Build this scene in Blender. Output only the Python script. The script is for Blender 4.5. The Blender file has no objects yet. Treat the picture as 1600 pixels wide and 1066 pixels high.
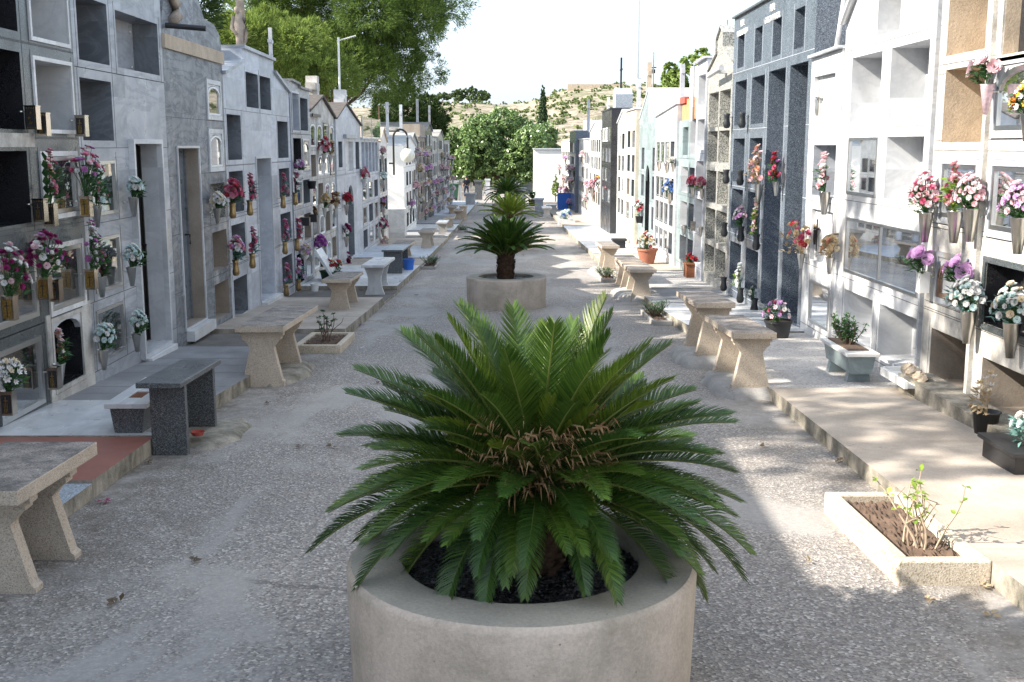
import bpy, math, random
from mathutils import Vector, Matrix
random.seed(7)
R = math.radians
sc = bpy.context.scene
# ---------------------------------------------------------------- camera
F_PX = 1750.0
PITCH = math.atan((533-228)/F_PX)
YAW = (800-790)/F_PX*math.cos(PITCH)
cam_d = bpy.data.cameras.new('camera'); cam = bpy.data.objects.new('camera', cam_d)
sc.collection.objects.link(cam); sc.camera = cam
cam_d.sensor_width = 36.0; cam_d.lens = 36.0*F_PX/1600.0
cam_d.clip_start = 0.05; cam_d.clip_end = 4000
cam.location = (0, 0, 0)
cam.rotation_euler = (math.pi/2-PITCH, 0, -YAW)
sc.render.resolution_x = 1024; sc.render.resolution_y = 682
# ---------------------------------------------------------------- sun and sky
SUN_EL = R(35.0)
SUN_TO = Vector((0.97, 0.22, 0)).normalized()      # direction the light travels on the ground
w = bpy.data.worlds.new('World'); sc.world = w; w.use_nodes = True
nt = w.node_tree; nt.nodes.clear()
sky = nt.nodes.new('ShaderNodeTexSky'); sky.sky_type = 'NISHITA'; sky.sun_disc = False
sky.sun_elevation = SUN_EL
sky.sun_rotation = math.atan2(-SUN_TO.x, -SUN_TO.y)
sky.air_density = 1.0; sky.dust_density = 3.0; sky.ozone_density = 1.4
bg = nt.nodes.new('ShaderNodeBackground'); bg.inputs[1].default_value = 0.15
wo = nt.nodes.new('ShaderNodeOutputWorld')
# thin bright veil of high cloud over the blue
tc = nt.nodes.new('ShaderNodeTexCoord'); mp_ = nt.nodes.new('ShaderNodeMapping'); mp_.inputs['Scale'].default_value = (1.2,1.2,5)
nz = nt.nodes.new('ShaderNodeTexNoise'); nz.inputs['Scale'].default_value = 1.6; nz.inputs['Detail'].default_value = 7; nz.inputs['Distortion'].default_value = .5
cr = nt.nodes.new('ShaderNodeMapRange'); cr.inputs['From Min'].default_value = .3; cr.inputs['From Max'].default_value = .7; cr.inputs['To Min'].default_value = .45; cr.inputs['To Max'].default_value = .85
mxs = nt.nodes.new('ShaderNodeMix'); mxs.data_type = 'RGBA'; mxs.inputs[7].default_value = (3.0,3.5,4.1,1)
nt.links.new(tc.outputs['Generated'], mp_.inputs[0]); nt.links.new(mp_.outputs[0], nz.inputs['Vector']); nt.links.new(nz.outputs[0], cr.inputs['Value'])
nt.links.new(cr.outputs[0], mxs.inputs[0]); nt.links.new(sky.outputs[0], mxs.inputs[6])
nt.links.new(mxs.outputs[2], bg.inputs[0]); nt.links.new(bg.outputs[0], wo.inputs[0])
sd = bpy.data.lights.new('sun', 'SUN'); sd.energy = 5.0; sd.angle = R(0.5); sd.color = (1.0, 0.93, 0.82)
sun = bpy.data.objects.new('sun', sd); sc.collection.objects.link(sun)
ld = Vector((SUN_TO.x*math.cos(SUN_EL), SUN_TO.y*math.cos(SUN_EL), -math.sin(SUN_EL)))
sun.rotation_euler = ld.to_track_quat('-Z', 'Y').to_euler()
sc.view_settings.view_transform = 'Standard'; sc.view_settings.look = 'None'
sc.view_settings.exposure = 1.32; sc.view_settings.gamma = 1.0
try:
    sc.cycles.max_bounces = 6; sc.cycles.diffuse_bounces = 3; sc.cycles.transparent_max_bounces = 8
    sc.cycles.sample_clamp_indirect = 6
except Exception: pass

# ---------------------------------------------------------------- site survey: pixel -> place
def ray(u, v):
    a = (u-800)/F_PX; b = -(v-533)/F_PX
    d = (a, math.cos(PITCH)+b*math.sin(PITCH), -math.sin(PITCH)+b*math.cos(PITCH))
    c, s = math.cos(-YAW), math.sin(-YAW)
    return (d[0]*c-d[1]*s, d[0]*s+d[1]*c, d[2])
def g(y):                                        # the street slopes gently down away from the camera
    if y < 18: return -(1.94+.039*y)
    if y < 35: return -(1.94+.702+.027*(y-18))
    if y < 120: return -(1.94+.702+.459+.019*(y-35))
    return g(119.9)
def at_x(u, v, X):
    d = ray(u, v); t = X/d[0]; return (X, t*d[1], t*d[2])
def at_ground(u, v, up=0.0):
    d = ray(u, v); lo, hi = .5, 3000
    for _ in range(60):
        m = (lo+hi)/2
        if m*d[2]-g(m*d[1])-up > 0: lo = m
        else: hi = m
    return (lo*d[0], lo*d[1], lo*d[2])
def at_y(u, v, Y):
    d = ray(u, v); t = Y/d[1]; return (t*d[0], Y, t*d[2])

# ---------------------------------------------------------------- helpers
class MB:
    def __init__(s): s.v = []; s.f = []; s.m = []; s.smooth = False
    def face(s, pts, m=0):
        n = len(s.v); s.v += [tuple(p) for p in pts]; s.f.append(tuple(range(n, n+len(pts)))); s.m.append(m)
    def box(s, x0, x1, y0, y1, z0, z1, m=0, top=None):
        n = len(s.v)
        s.v += [(x0,y0,z0),(x1,y0,z0),(x1,y1,z0),(x0,y1,z0),(x0,y0,z1),(x1,y0,z1),(x1,y1,z1),(x0,y1,z1)]
        for i, q in enumerate([(0,3,2,1),(4,5,6,7),(0,1,5,4),(1,2,6,5),(2,3,7,6),(3,0,4,7)]):
            s.f.append(tuple(n+k for k in q)); s.m.append(top if (top is not None and i == 1) else m)
    def prism(s, poly, ax, a0, a1, m=0):
        # poly of 2D points, extruded along axis ax from a0 to a1
        def P(p, a): return (a,p[0],p[1]) if ax == 0 else ((p[0],a,p[1]) if ax == 1 else (p[0],p[1],a))
        s.face([P(p,a0) for p in poly], m); s.face([P(p,a1) for p in reversed(poly)], m)
        for i in range(len(poly)):
            p, q = poly[i], poly[(i+1) % len(poly)]
            s.face([P(p,a0),P(p,a1),P(q,a1),P(q,a0)], m)
    def tube(s, pts, rs, n=8, m=0, cap=True):
        rings = []
        for i, p in enumerate(pts):
            p = Vector(p)
            d = (Vector(pts[min(i+1,len(pts)-1)])-Vector(pts[max(i-1,0)]))
            d = d.normalized() if d.length > 1e-9 else Vector((0,0,1))
            a = d.orthogonal().normalized() if abs(d.z) > .99 else Vector((0,0,1)).cross(d).normalized()
            b = d.cross(a); r = rs[i] if isinstance(rs,(list,tuple)) else rs
            base = len(s.v)
            for k in range(n):
                t = 2*math.pi*k/n; s.v.append(tuple(p+a*(r*math.cos(t))+b*(r*math.sin(t))))
            rings.append(base)
        for A, B in zip(rings, rings[1:]):
            for k in range(n):
                s.f.append((A+k, A+(k+1)%n, B+(k+1)%n, B+k)); s.m.append(m)
        if cap:
            s.f.append(tuple(rings[0]+k for k in range(n))[::-1]); s.m.append(m)
            s.f.append(tuple(rings[-1]+k for k in range(n))); s.m.append(m)
    def lathe(s, prof, c=(0,0,0), n=20, m=0, jit=0):
        rings = []
        for r, z in prof:
            base = len(s.v)
            for k in range(n):
                t = 2*math.pi*k/n; s.v.append((c[0]+r*math.cos(t), c[1]+r*math.sin(t), c[2]+z))
            rings.append(base)
        for A, B in zip(rings, rings[1:]):
            for k in range(n):
                s.f.append((A+k, A+(k+1)%n, B+(k+1)%n, B+k)); s.m.append(m)
    def build(s, name, mats, parent=None, smooth=False, world=True, bevel=0):
        me = bpy.data.meshes.new(name)
        org = Vector((0,0,0))
        if parent is not None and world:
            q = parent
            while q is not None: org = org + q.location; q = q.parent
        me.from_pydata([tuple(Vector(p)-org) for p in s.v], [], s.f)
        if not isinstance(mats, (list,tuple)): mats = [mats]
        for mm in mats: me.materials.append(mm)
        me.polygons.foreach_set('material_index', s.m)
        if smooth: me.polygons.foreach_set('use_smooth', [True]*len(s.f))
        me.update()
        o = bpy.data.objects.new(name, me); sc.collection.objects.link(o)
        if parent is not None: o.parent = parent
        if bevel:
            b = o.modifiers.new('bevel','BEVEL'); b.width = bevel; b.segments = 2; b.limit_method = 'ANGLE'
        return o
def obj(name, me, parent=None, loc=(0,0,0), rot=(0,0,0), s=1.0):
    o = bpy.data.objects.new(name, me); sc.collection.objects.link(o)
    o.location = loc; o.rotation_euler = rot; o.scale = (s,s,s) if not isinstance(s,tuple) else s
    if parent is not None: o.parent = parent
    return o
def tag(o, label=None, cat=None, group=None, kind=None):
    if label: o['label'] = label
    if cat: o['category'] = cat
    if group: o['group'] = group
    if kind: o['kind'] = kind
    return o
def thing(name, label, cat, loc=(0,0,0), rz=0, group=None, s=1.0):
    o = bpy.data.objects.new(name, None); sc.collection.objects.link(o)
    o.empty_display_size = .1; o.location = loc; o.rotation_euler = (0,0,rz); o.scale = (s,s,s)
    return tag(o, label, cat, group)
def kids(o): return [c for c in o.children]
def copy_tree(o, parent=None):
    c = o.copy(); sc.collection.objects.link(c)
    if parent is not None: c.parent = parent
    for ch in kids(o): copy_tree(ch, c)
    return c

# ---------------------------------------------------------------- materials
def newmat(name):
    m = bpy.data.materials.new(name); m.use_nodes = True; n = m.node_tree; n.nodes.clear()
    out = n.nodes.new('ShaderNodeOutputMaterial'); b = n.nodes.new('ShaderNodeBsdfPrincipled')
    n.links.new(b.outputs[0], out.inputs[0]); return m, n, b, out
def coords(n, scale=(1,1,1), kind='Object'):
    t = n.nodes.new('ShaderNodeTexCoord'); mp = n.nodes.new('ShaderNodeMapping')
    mp.inputs['Scale'].default_value = scale; n.links.new(t.outputs[kind], mp.inputs[0]); return mp.outputs[0]
def ramp(n, src, stops, const=False):
    r = n.nodes.new('ShaderNodeValToRGB'); e = r.color_ramp.elements
    if const: r.color_ramp.interpolation = 'CONSTANT'
    while len(e) < len(stops): e.new(.5)
    for i, (p, c) in enumerate(stops):
        e[i].position = p; e[i].color = (c[0],c[1],c[2],1) if isinstance(c,(tuple,list)) else (c,c,c,1)
    n.links.new(src, r.inputs[0]); return r.outputs[0]
def noise(n, co, scale, detail=6, rough=.55, dist=0):
    t = n.nodes.new('ShaderNodeTexNoise'); t.inputs['Scale'].default_value = scale
    t.inputs['Detail'].default_value = detail; t.inputs['Roughness'].default_value = rough
    t.inputs['Distortion'].default_value = dist; n.links.new(co, t.inputs['Vector']); return t.outputs[0]
def voro(n, co, scale, out='Color', feat='F1'):
    t = n.nodes.new('ShaderNodeTexVoronoi'); t.inputs['Scale'].default_value = scale; t.feature = feat
    n.links.new(co, t.inputs['Vector'])
    if out == 'Color':
        s_ = n.nodes.new('ShaderNodeSeparateColor'); n.links.new(t.outputs['Color'], s_.inputs[0]); return s_.outputs[0]
    return t.outputs[out]
def mix(n, fac, a, b, mode='MIX'):
    x = n.nodes.new('ShaderNodeMix'); x.data_type = 'RGBA'; x.blend_type = mode
    for s_, v in ((0,fac),(6,a),(7,b)):
        if isinstance(v,(int,float)) and s_ == 0: x.inputs[0].default_value = v
        elif isinstance(v,(tuple,list)): x.inputs[s_].default_value = (v[0],v[1],v[2],1)
        else: n.links.new(v, x.inputs[s_])
    return x.outputs[2]
def bump(n, b, h, strength=.3, dist=.01):
    t = n.nodes.new('ShaderNodeBump'); t.inputs['Strength'].default_value = strength; t.inputs['Distance'].default_value = dist
    n.links.new(h, t.inputs['Height']); n.links.new(t.outputs[0], b.inputs['Normal'])
def setc(n, b, c):
    if isinstance(c,(tuple,list)): b.inputs['Base Color'].default_value = (c[0],c[1],c[2],1)
    else: n.links.new(c, b.inputs['Base Color'])

def m_marble(name, base, vein, rough=.3, vs=1.0, amount=.5, stain=None, dirt=.35):
    m, n, b, _ = newmat(name); co = coords(n)
    sn = n.nodes.new('ShaderNodeVectorMath'); sn.operation = 'SNAP'; sn.inputs[1].default_value = (9, 1.13, .72); n.links.new(co, sn.inputs[0])
    wn = n.nodes.new('ShaderNodeTexWhiteNoise'); n.links.new(sn.outputs[0], wn.inputs['Vector'])
    ad = n.nodes.new('ShaderNodeVectorMath'); ad.operation = 'MULTIPLY_ADD'; ad.inputs[1].default_value = (6,6,6); n.links.new(wn.outputs['Color'], ad.inputs[0]); n.links.new(coords(n, (1, .35, 1.3)), ad.inputs[2])
    cs = ad.outputs[0]
    v1 = noise(n, cs, 2.2*vs, 9, .62, 1.8)
    v = ramp(n, v1, [(0.0, 0), (.44, 0), (.5, 1), (.56, 0), (1, 0)])
    c1 = ramp(n, noise(n, cs, .8, 7, .6, 1.4), [(.28, tuple(x*.72 for x in base)), (.5, base), (.72, tuple(min(.9, x*1.18) for x in base))])
    fac = n.nodes.new('ShaderNodeMath'); fac.operation = 'MULTIPLY'; fac.inputs[1].default_value = amount
    n.links.new(v, fac.inputs[0])
    c = mix(n, fac.outputs[0], c1, vein)
    c = mix(n, 1.0, c, ramp(n, wn.outputs['Value'], [(0, .84), (1, 1.1)]), 'MULTIPLY')
    d = ramp(n, noise(n, coords(n, (3,3,.35)), 2.0, 6, .6), [(.42, 0), (.75, dirt)])
    c = mix(n, d, c, tuple(x*.62 for x in base), 'MIX')
    if stain:
        f = ramp(n, noise(n, coords(n,(1.2,1.2,.5)), 1.1, 5, .6), [(.6, 0), (.72, .5)])
        c = mix(n, f, c, stain)
    setc(n, b, c); b.inputs['Roughness'].default_value = rough
    r = ramp(n, noise(n, co, 6, 4), [(.3, rough*.8), (.7, min(1, rough*1.7))]); n.links.new(r, b.inputs['Roughness'])
    return m
def m_granite(name, cols, scale=260, rough=.18, dirt=.3):
    m, n, b, _ = newmat(name); co = coords(n)
    k = len(cols)
    c = ramp(n, voro(n, co, scale), [(i/k, cc) for i, cc in enumerate(cols)], True)
    c2 = ramp(n, noise(n, co, scale*.35, 3), [(.4, .75), (.62, 1.2)])
    c = mix(n, 1.0, c, c2, 'MULTIPLY')
    d = ramp(n, noise(n, coords(n,(2.5,2.5,.4)), 1.6, 5), [(.4, 0), (.8, dirt)])
    c = mix(n, d, c, tuple(.75*sum(q[i] for q in cols)/len(cols)+.03 for i in range(3)))
    setc(n, b, c)
    r = ramp(n, noise(n, co, 3, 4), [(.35, rough), (.7, rough*2.2)]); n.links.new(r, b.inputs['Roughness'])
    return m
def m_plaster(name, base, dark, scale=3, rough=.9, bstr=.5, cracks=True, fac=.6):
    m, n, b, _ = newmat(name); co = coords(n)
    a = ramp(n, noise(n, co, scale, 8, .65, .3), [(.35, dark), (.62, base)])
    fine = ramp(n, noise(n, co, 70, 4, .7), [(.3, .82), (.7, 1.1)])
    c = mix(n, 1.0, a, fine, 'MULTIPLY')
    st = ramp(n, noise(n, coords(n,(4,4,.3)), 2.3, 6, .6), [(.5, 0), (.8, fac)])
    c = mix(n, st, c, dark)
    if cracks:
        e = voro(n, mix(n, .35, co, noise(n, co, 2.2, 8, .65)), .9, 'Distance', 'DISTANCE_TO_EDGE')
        ck = ramp(n, e, [(0, 1), (.003, 0)])
        gate = ramp(n, noise(n, co, 1.6, 3), [(.52, 0), (.6, .7)])
        c = mix(n, mix(n, 1.0, ck, gate, 'MULTIPLY'), c, tuple(x*.3 for x in dark))
    pit = ramp(n, voro(n, co, 16, 'Distance'), [(0, 1), (.055, .9), (.075, 0)])
    pg = ramp(n, noise(n, co, 2.1, 3), [(.5, 0), (.56, .75)])
    c = mix(n, mix(n, 1.0, pit, pg, 'MULTIPLY'), c, tuple(x*.35 for x in dark))
    setc(n, b, c); b.inputs['Roughness'].default_value = rough
    bump(n, b, noise(n, co, 45, 6, .7), bstr, .006); return m
def m_terrazzo(name, base, chips, scale=95, rough=.75, dirty=0, dirtc=(.07,.065,.06)):
    m, n, b, _ = newmat(name); co = coords(n)
    cell = ramp(n, voro(n, co, scale), [(0, base), (.35, chips[0]), (.5, base), (.68, chips[1]), (.8, chips[2]), (.9, base)], True)
    big = ramp(n, noise(n, co, 4, 5), [(.3, .8), (.7, 1.1)])
    c = mix(n, 1.0, cell, big, 'MULTIPLY')
    if dirty:
        d = ramp(n, noise(n, co, 5.5, 8, .72), [(.44-.1*dirty, dirty), (.66-.08*dirty, 0.1*dirty)])
        c = mix(n, d, c, dirtc)
    setc(n, b, c); b.inputs['Roughness'].default_value = rough
    bump(n, b, voro(n, co, scale, 'Distance'), .35, .004); return m
def m_plain(name, c, rough=.6, metal=0, var=.18, scale=12, bstr=0, spec=None, sss=0):
    m, n, b, _ = newmat(name); co = coords(n)
    k = ramp(n, noise(n, co, scale, 5, .6), [(.3, tuple(x*(1-var) for x in c)), (.7, tuple(min(1,x*(1+var*.6)) for x in c))])
    setc(n, b, k); b.inputs['Roughness'].default_value = rough; b.inputs['Metallic'].default_value = metal
    if bstr: bump(n, b, noise(n, co, scale*4, 5, .6), bstr, .004)
    return m
def m_leaf(name, c1, c2, rough=.5, trans=.25, scale=3, spec=.4, objvar=False):
    m, n, b, out = newmat(name)
    gm = n.nodes.new('ShaderNodeNewGeometry')
    c = ramp(n, gm.outputs['Random Per Island'], [(0, c1), (1, c2)])
    c = mix(n, 1.0, c, ramp(n, noise(n, coords(n), scale, 3), [(.3, .75), (.7, 1.2)]), 'MULTIPLY')
    if objvar:
        oi = n.nodes.new('ShaderNodeObjectInfo'); c = mix(n, 1.0, c, ramp(n, oi.outputs['Random'], [(0,(.75,.85,.8)),(.6,(1.1,1.1,1)),(1,(1.9,1.5,1.0))]), 'MULTIPLY')
    setc(n, b, c); b.inputs['Roughness'].default_value = rough
    b.inputs['Specular IOR Level'].default_value = spec
    t = n.nodes.new('ShaderNodeBsdfTranslucent'); n.links.new(c, t.inputs[0])
    mx = n.nodes.new('ShaderNodeMixShader'); mx.inputs[0].default_value = trans
    n.links.new(b.outputs[0], mx.inputs[1]); n.links.new(t.outputs[0], mx.inputs[2]); n.links.new(mx.outputs[0], out.inputs[0])
    return m
def m_glass(name, tint=(.75,.82,.8), refl=.22):
    m, n, b, out = newmat(name)
    tr = n.nodes.new('ShaderNodeBsdfTransparent'); tr.inputs[0].default_value = (*tint, 1)
    gl = n.nodes.new('ShaderNodeBsdfGlossy'); gl.inputs['Roughness'].default_value = .015; gl.inputs[0].default_value = (.95,.97,1,1)
    fr = n.nodes.new('ShaderNodeFresnel'); fr.inputs[0].default_value = 1.5
    ad = n.nodes.new('ShaderNodeMath'); ad.operation = 'ADD'; ad.inputs[1].default_value = refl; ad.use_clamp = True
    n.links.new(fr.outputs[0], ad.inputs[0])
    mx = n.nodes.new('ShaderNodeMixShader'); n.links.new(ad.outputs[0], mx.inputs[0])
    n.links.new(tr.outputs[0], mx.inputs[1]); n.links.new(gl.outputs[0], mx.inputs[2])
    df = n.nodes.new('ShaderNodeBsdfDiffuse'); df.inputs[0].default_value = (.5,.5,.47,1)
    mx2 = n.nodes.new('ShaderNodeMixShader')
    f = ramp(n, noise(n, coords(n,(1,1,.6)), 5, 5), [(.4, .02), (.8, .12)]); n.links.new(f, mx2.inputs[0])
    n.links.new(mx.outputs[0], mx2.inputs[1]); n.links.new(df.outputs[0], mx2.inputs[2]); n.links.new(mx2.outputs[0], out.inputs[0])
    return m
M = {}
M['gran_dark'] = m_granite('dark_green_granite', [(.055,.068,.072),(.08,.095,.10),(.04,.05,.054),(.13,.15,.155),(.07,.085,.088)], 220, .18, .5)
M['gran_black'] = m_granite('black_granite', [(.012,.012,.014),(.02,.02,.024),(.009,.009,.01),(.035,.037,.045)], 260, .2, .05)
M['gran_blue'] = m_granite('blue_granite', [(.075,.092,.12),(.13,.155,.19),(.05,.06,.078),(.24,.285,.34),(.10,.125,.16)], 190, .14, .12)
M['gran_grey'] = m_granite('grey_speckled_granite', [(.22,.22,.20),(.40,.40,.37),(.09,.09,.085),(.33,.33,.31),(.5,.5,.47)], 85, .25, .1)
M['gran_bench'] = m_granite('bench_granite', [(.05,.055,.06),(.10,.105,.11),(.035,.04,.045),(.18,.19,.2)], 210, .22, .1)
M['gran_pale'] = m_granite('pale_blue_granite', [(.28,.33,.38),(.42,.46,.5),(.2,.24,.29),(.5,.53,.56)], 160, .3, .2)
M['mar_grey'] = m_marble('grey_blue_marble', (.38,.40,.435), (.22,.24,.27), .32, .8, .65, (.5,.42,.3))
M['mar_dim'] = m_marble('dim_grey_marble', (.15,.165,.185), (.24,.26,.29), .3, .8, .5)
M['mar_mottled'] = m_marble('mottled_grey_marble', (.21,.225,.245), (.06,.07,.09), .38, 1.1, .8, (.6,.58,.56), .5)
M['mar_white'] = m_marble('white_marble', (.56,.57,.585), (.40,.42,.46), .3, .7, .4)
M['mar_blue'] = m_marble('pale_blue_marble', (.50,.53,.585), (.33,.36,.42), .35, .8, .5)
M['mar_sea'] = m_marble('pale_green_marble', (.27,.33,.34), (.17,.22,.24), .35, .9, .5)
M['mar_clean'] = m_marble('clean_white_marble', (.68,.68,.68), (.48,.50,.53), .28, .6, .45, (.55,.5,.42), .45)
M['whitewash'] = m_plaster('whitewash', (.78,.76,.72), (.55,.52,.47), 2.5, .85, .3, False, .45)
M['old_cream'] = m_plaster('cream_render', (.58,.52,.43), (.42,.37,.30), 2.6, .9, .4, False)
M['old_plaster'] = m_plaster('old_beige_plaster', (.56,.46,.345), (.38,.31,.235), 2.6, .92, .8)
M['brown_plaster'] = m_plaster('brown_plaster', (.36,.31,.26), (.25,.21,.17), 2.2, .92, .6, False)
M['stain_wall'] = m_plaster('stained_white_plaster', (.62,.60,.56), (.33,.31,.28), 3.2, .88, .7)
M['cement'] = m_plaster('grey_cement', (.38,.37,.35), (.24,.23,.22), 2.4, .9, .5)
M['paving'] = m_plaster('beige_paving', (.46,.40,.34), (.31,.265,.22), 1.3, .9, .6)
M['paving_grey'] = m_plaster('grey_paving', (.30,.30,.31), (.21,.21,.215), 1.5, .8, .4, False)
M['paving_pink'] = m_terrazzo('aggregate_paving', (.44,.42,.40), ((.33,.31,.3),(.55,.53,.5),(.28,.26,.25)), 70, .8)
M['kerb'] = m_plaster('mossy_kerb_concrete', (.40,.36,.30), (.13,.12,.09), 4.5, .95, 1.0, False, .8)
M['red_tile'] = m_plain('red_tile', (.30,.115,.085), .45, 0, .15, 4)
M['asph'] = m_plaster('dark_rough_concrete', (.17,.155,.14), (.11,.10,.09), 3, .95, .8, False)
M['terr'] = m_terrazzo('bench_terrazzo', (.52,.435,.345), ((.42,.35,.28),(.33,.26,.2),(.60,.53,.44)), 210, .8)
M['terr_top'] = m_terrazzo('weathered_bench_top', (.38,.33,.29), ((.26,.22,.19),(.17,.14,.125),(.55,.49,.44)), 170, .85, .9)
M['concrete'] = m_plaster('planter_render', (.56,.475,.40), (.36,.31,.25), 3.0, .9, .9, False, .8)
M['conc_rim'] = m_plaster('planter_rim', (.43,.40,.335), (.33,.31,.27), 2.2, .9, .7, False, .3)
M['soil'] = m_plaster('soil', (.13,.085,.06), (.07,.045,.03), 9, .98, 1.2, False)
M['silver'] = m_plain('brushed_silver', (.62,.60,.56), .28, 1, .12, 9)
M['bronze'] = m_plain('polished_bronze_steel', (.50,.43,.35), .14, 1, .15, 9)
M['alu'] = m_plain('aluminium', (.58,.58,.57), .35, 1, .1, 6)
M['brass'] = m_plain('aged_brass', (.36,.26,.13), .35, .9, .25, 14)
M['gold'] = m_plain('gold', (.42,.27,.09), .35, 1, .5, 60)
M['dark_metal'] = m_plain('dark_metal', (.03,.028,.027), .4, .6, .2, 6)
M['rust'] = m_plain('rusty_steel', (.16,.10,.07), .8, .3, .3, 20)
M['black'] = m_plain('black_plastic', (.02,.02,.022), .45, 0, .2, 8)
M['urn'] = m_plain('dark_bronze', (.055,.058,.062), .3, .5, .3, 12)
M['white'] = m_plain('white_paint', (.78,.78,.76), .5, 0, .06, 5)
M['blue'] = m_plain('blue_plastic', (.03,.16,.62), .4, 0, .08, 5)
M['green_bin'] = m_plain('green_plastic', (.02,.075,.04), .45, 0, .1, 5)
M['terracotta'] = m_plain('terracotta', (.34,.13,.08), .8, 0, .2, 8)
M['joint'] = m_plain('joint', (.09,.09,.095), .9)
M['orange'] = m_plaster('orange_brick', (.55,.27,.13), (.40,.2,.1), 6, .9, .6, False)
M['redbrick'] = m_plain('red_brick', (.40,.08,.06), .9, 0, .3, 9)
M['glass'] = m_glass('door_glass'); M['balus'] = m_glass('green_glass', (.5,.68,.55), .12)
M['globe'] = m_plain('lamp_globe', (.72,.70,.6), .25, 0, .04, 3)
M['stone_stat'] = m_plaster('carved_sandstone', (.43,.355,.29), (.27,.225,.185), 8, .9, .8, False)
M['tile_roof'] = m_plaster('roof_felt', (.10,.088,.08), (.06,.05,.045), 6, .95, .8, False)
M['card'] = m_plaster('corrugated_tan', (.52,.38,.24), (.36,.27,.17), 4, .85, .5, False)
M['skin'] = m_plain('skin', (.42,.24,.17), .6); M['navy'] = m_plain('navy_cloth', (.012,.013,.025), .9)
M['denim'] = m_plain('dark_denim', (.03,.035,.06), .9); M['hair'] = m_plain('dark_hair', (.02,.015,.012), .7)
M['bark'] = m_plaster('bark', (.16,.10,.07), (.06,.04,.03), 9, .95, 1.5, False)
M['palm_bark'] = m_plaster('palm_bark', (.13,.07,.04), (.04,.025,.015), 25, .95, 1.5, False)
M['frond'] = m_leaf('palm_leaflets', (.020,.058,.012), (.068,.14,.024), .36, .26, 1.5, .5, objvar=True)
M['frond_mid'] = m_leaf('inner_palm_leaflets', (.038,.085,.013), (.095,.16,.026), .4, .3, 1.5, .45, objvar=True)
M['frond_new_or_sunlit'] = m_leaf('young_or_sunlit_palm_leaflets', (.13,.19,.02), (.20,.27,.035), .42, .3, 2, .4)  # young leaflets, and the sunlit colour of the third palm
M['rachis'] = m_plain('frond_rib', (.14,.17,.04), .45)
M['dry_fibre'] = m_leaf('dry_fibre', (.30,.16,.07), (.50,.34,.18), .8, .15)
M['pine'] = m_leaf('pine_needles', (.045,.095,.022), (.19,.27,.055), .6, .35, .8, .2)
M['pine_lit'] = m_leaf('sunlit_yellow_pine_needles', (.09,.15,.03), (.27,.34,.08), .6, .45, .8, .2)  # lighter green needles with sunlight put into the colour
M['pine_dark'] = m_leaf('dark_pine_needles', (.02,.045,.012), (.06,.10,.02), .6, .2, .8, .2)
M['ficus'] = m_leaf('broad_leaves', (.08,.15,.04), (.24,.34,.12), .35, .25, 1.2, .5)
M['pine_far'] = m_leaf('distant_pine_leaves', (.06,.10,.035), (.15,.20,.08), .7, .2, .3, .2)
M['lime_wall'] = m_plaster('sunlit_limewash', (.86,.85,.82), (.78,.77,.73), 2.5, .8, .2, False, .2)  # whitewash lightened to stand for sun on walls facing the camera
M['scrub'] = m_leaf('scrub_leaves', (.12,.17,.06), (.24,.29,.12), .7, .2, .3, .2)
M['cypress'] = m_leaf('cypress_leaves', (.025,.055,.02), (.05,.09,.03), .7, .15)
M['lime'] = m_leaf('lime_leaves', (.14,.22,.04), (.26,.34,.08), .6, .3)
M['leaf'] = m_leaf('bouquet_leaves', (.03,.09,.03), (.07,.17,.05), .5, .2)
M['leaf_blue'] = m_leaf('eucalyptus_leaves', (.10,.22,.20), (.2,.36,.32), .55, .2)
M['leaf_dry'] = m_leaf('dry_leaves', (.34,.25,.15), (.5,.4,.26), .8, .2)
M['leaf_yel'] = m_leaf('fresh_leaves', (.16,.28,.03), (.3,.42,.06), .5, .35)
PET = dict(pink=(.66,.26,.35), rose=(.74,.47,.51), hot=(.55,.12,.21), mag=(.30,.035,.14), red=(.45,.05,.07), white=(.80,.78,.74),
  cream=(.72,.62,.46), mauve=(.46,.18,.42), lilac=(.66,.40,.66), mint=(.62,.76,.74), blue=(.16,.28,.55), peach=(.76,.38,.27),
  yellow=(.75,.5,.06), orange=(.7,.22,.04), dry=(.55,.43,.27), purple=(.42,.10,.45), pale=(.80,.56,.60), brown=(.22,.09,.05))
for k, c in PET.items():
    M['p_'+k] = m_leaf('petals_'+k, tuple(x*.85 for x in c), tuple(min(.85, x*1.15) for x in c), .75, .18, 30, .15)

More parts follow.
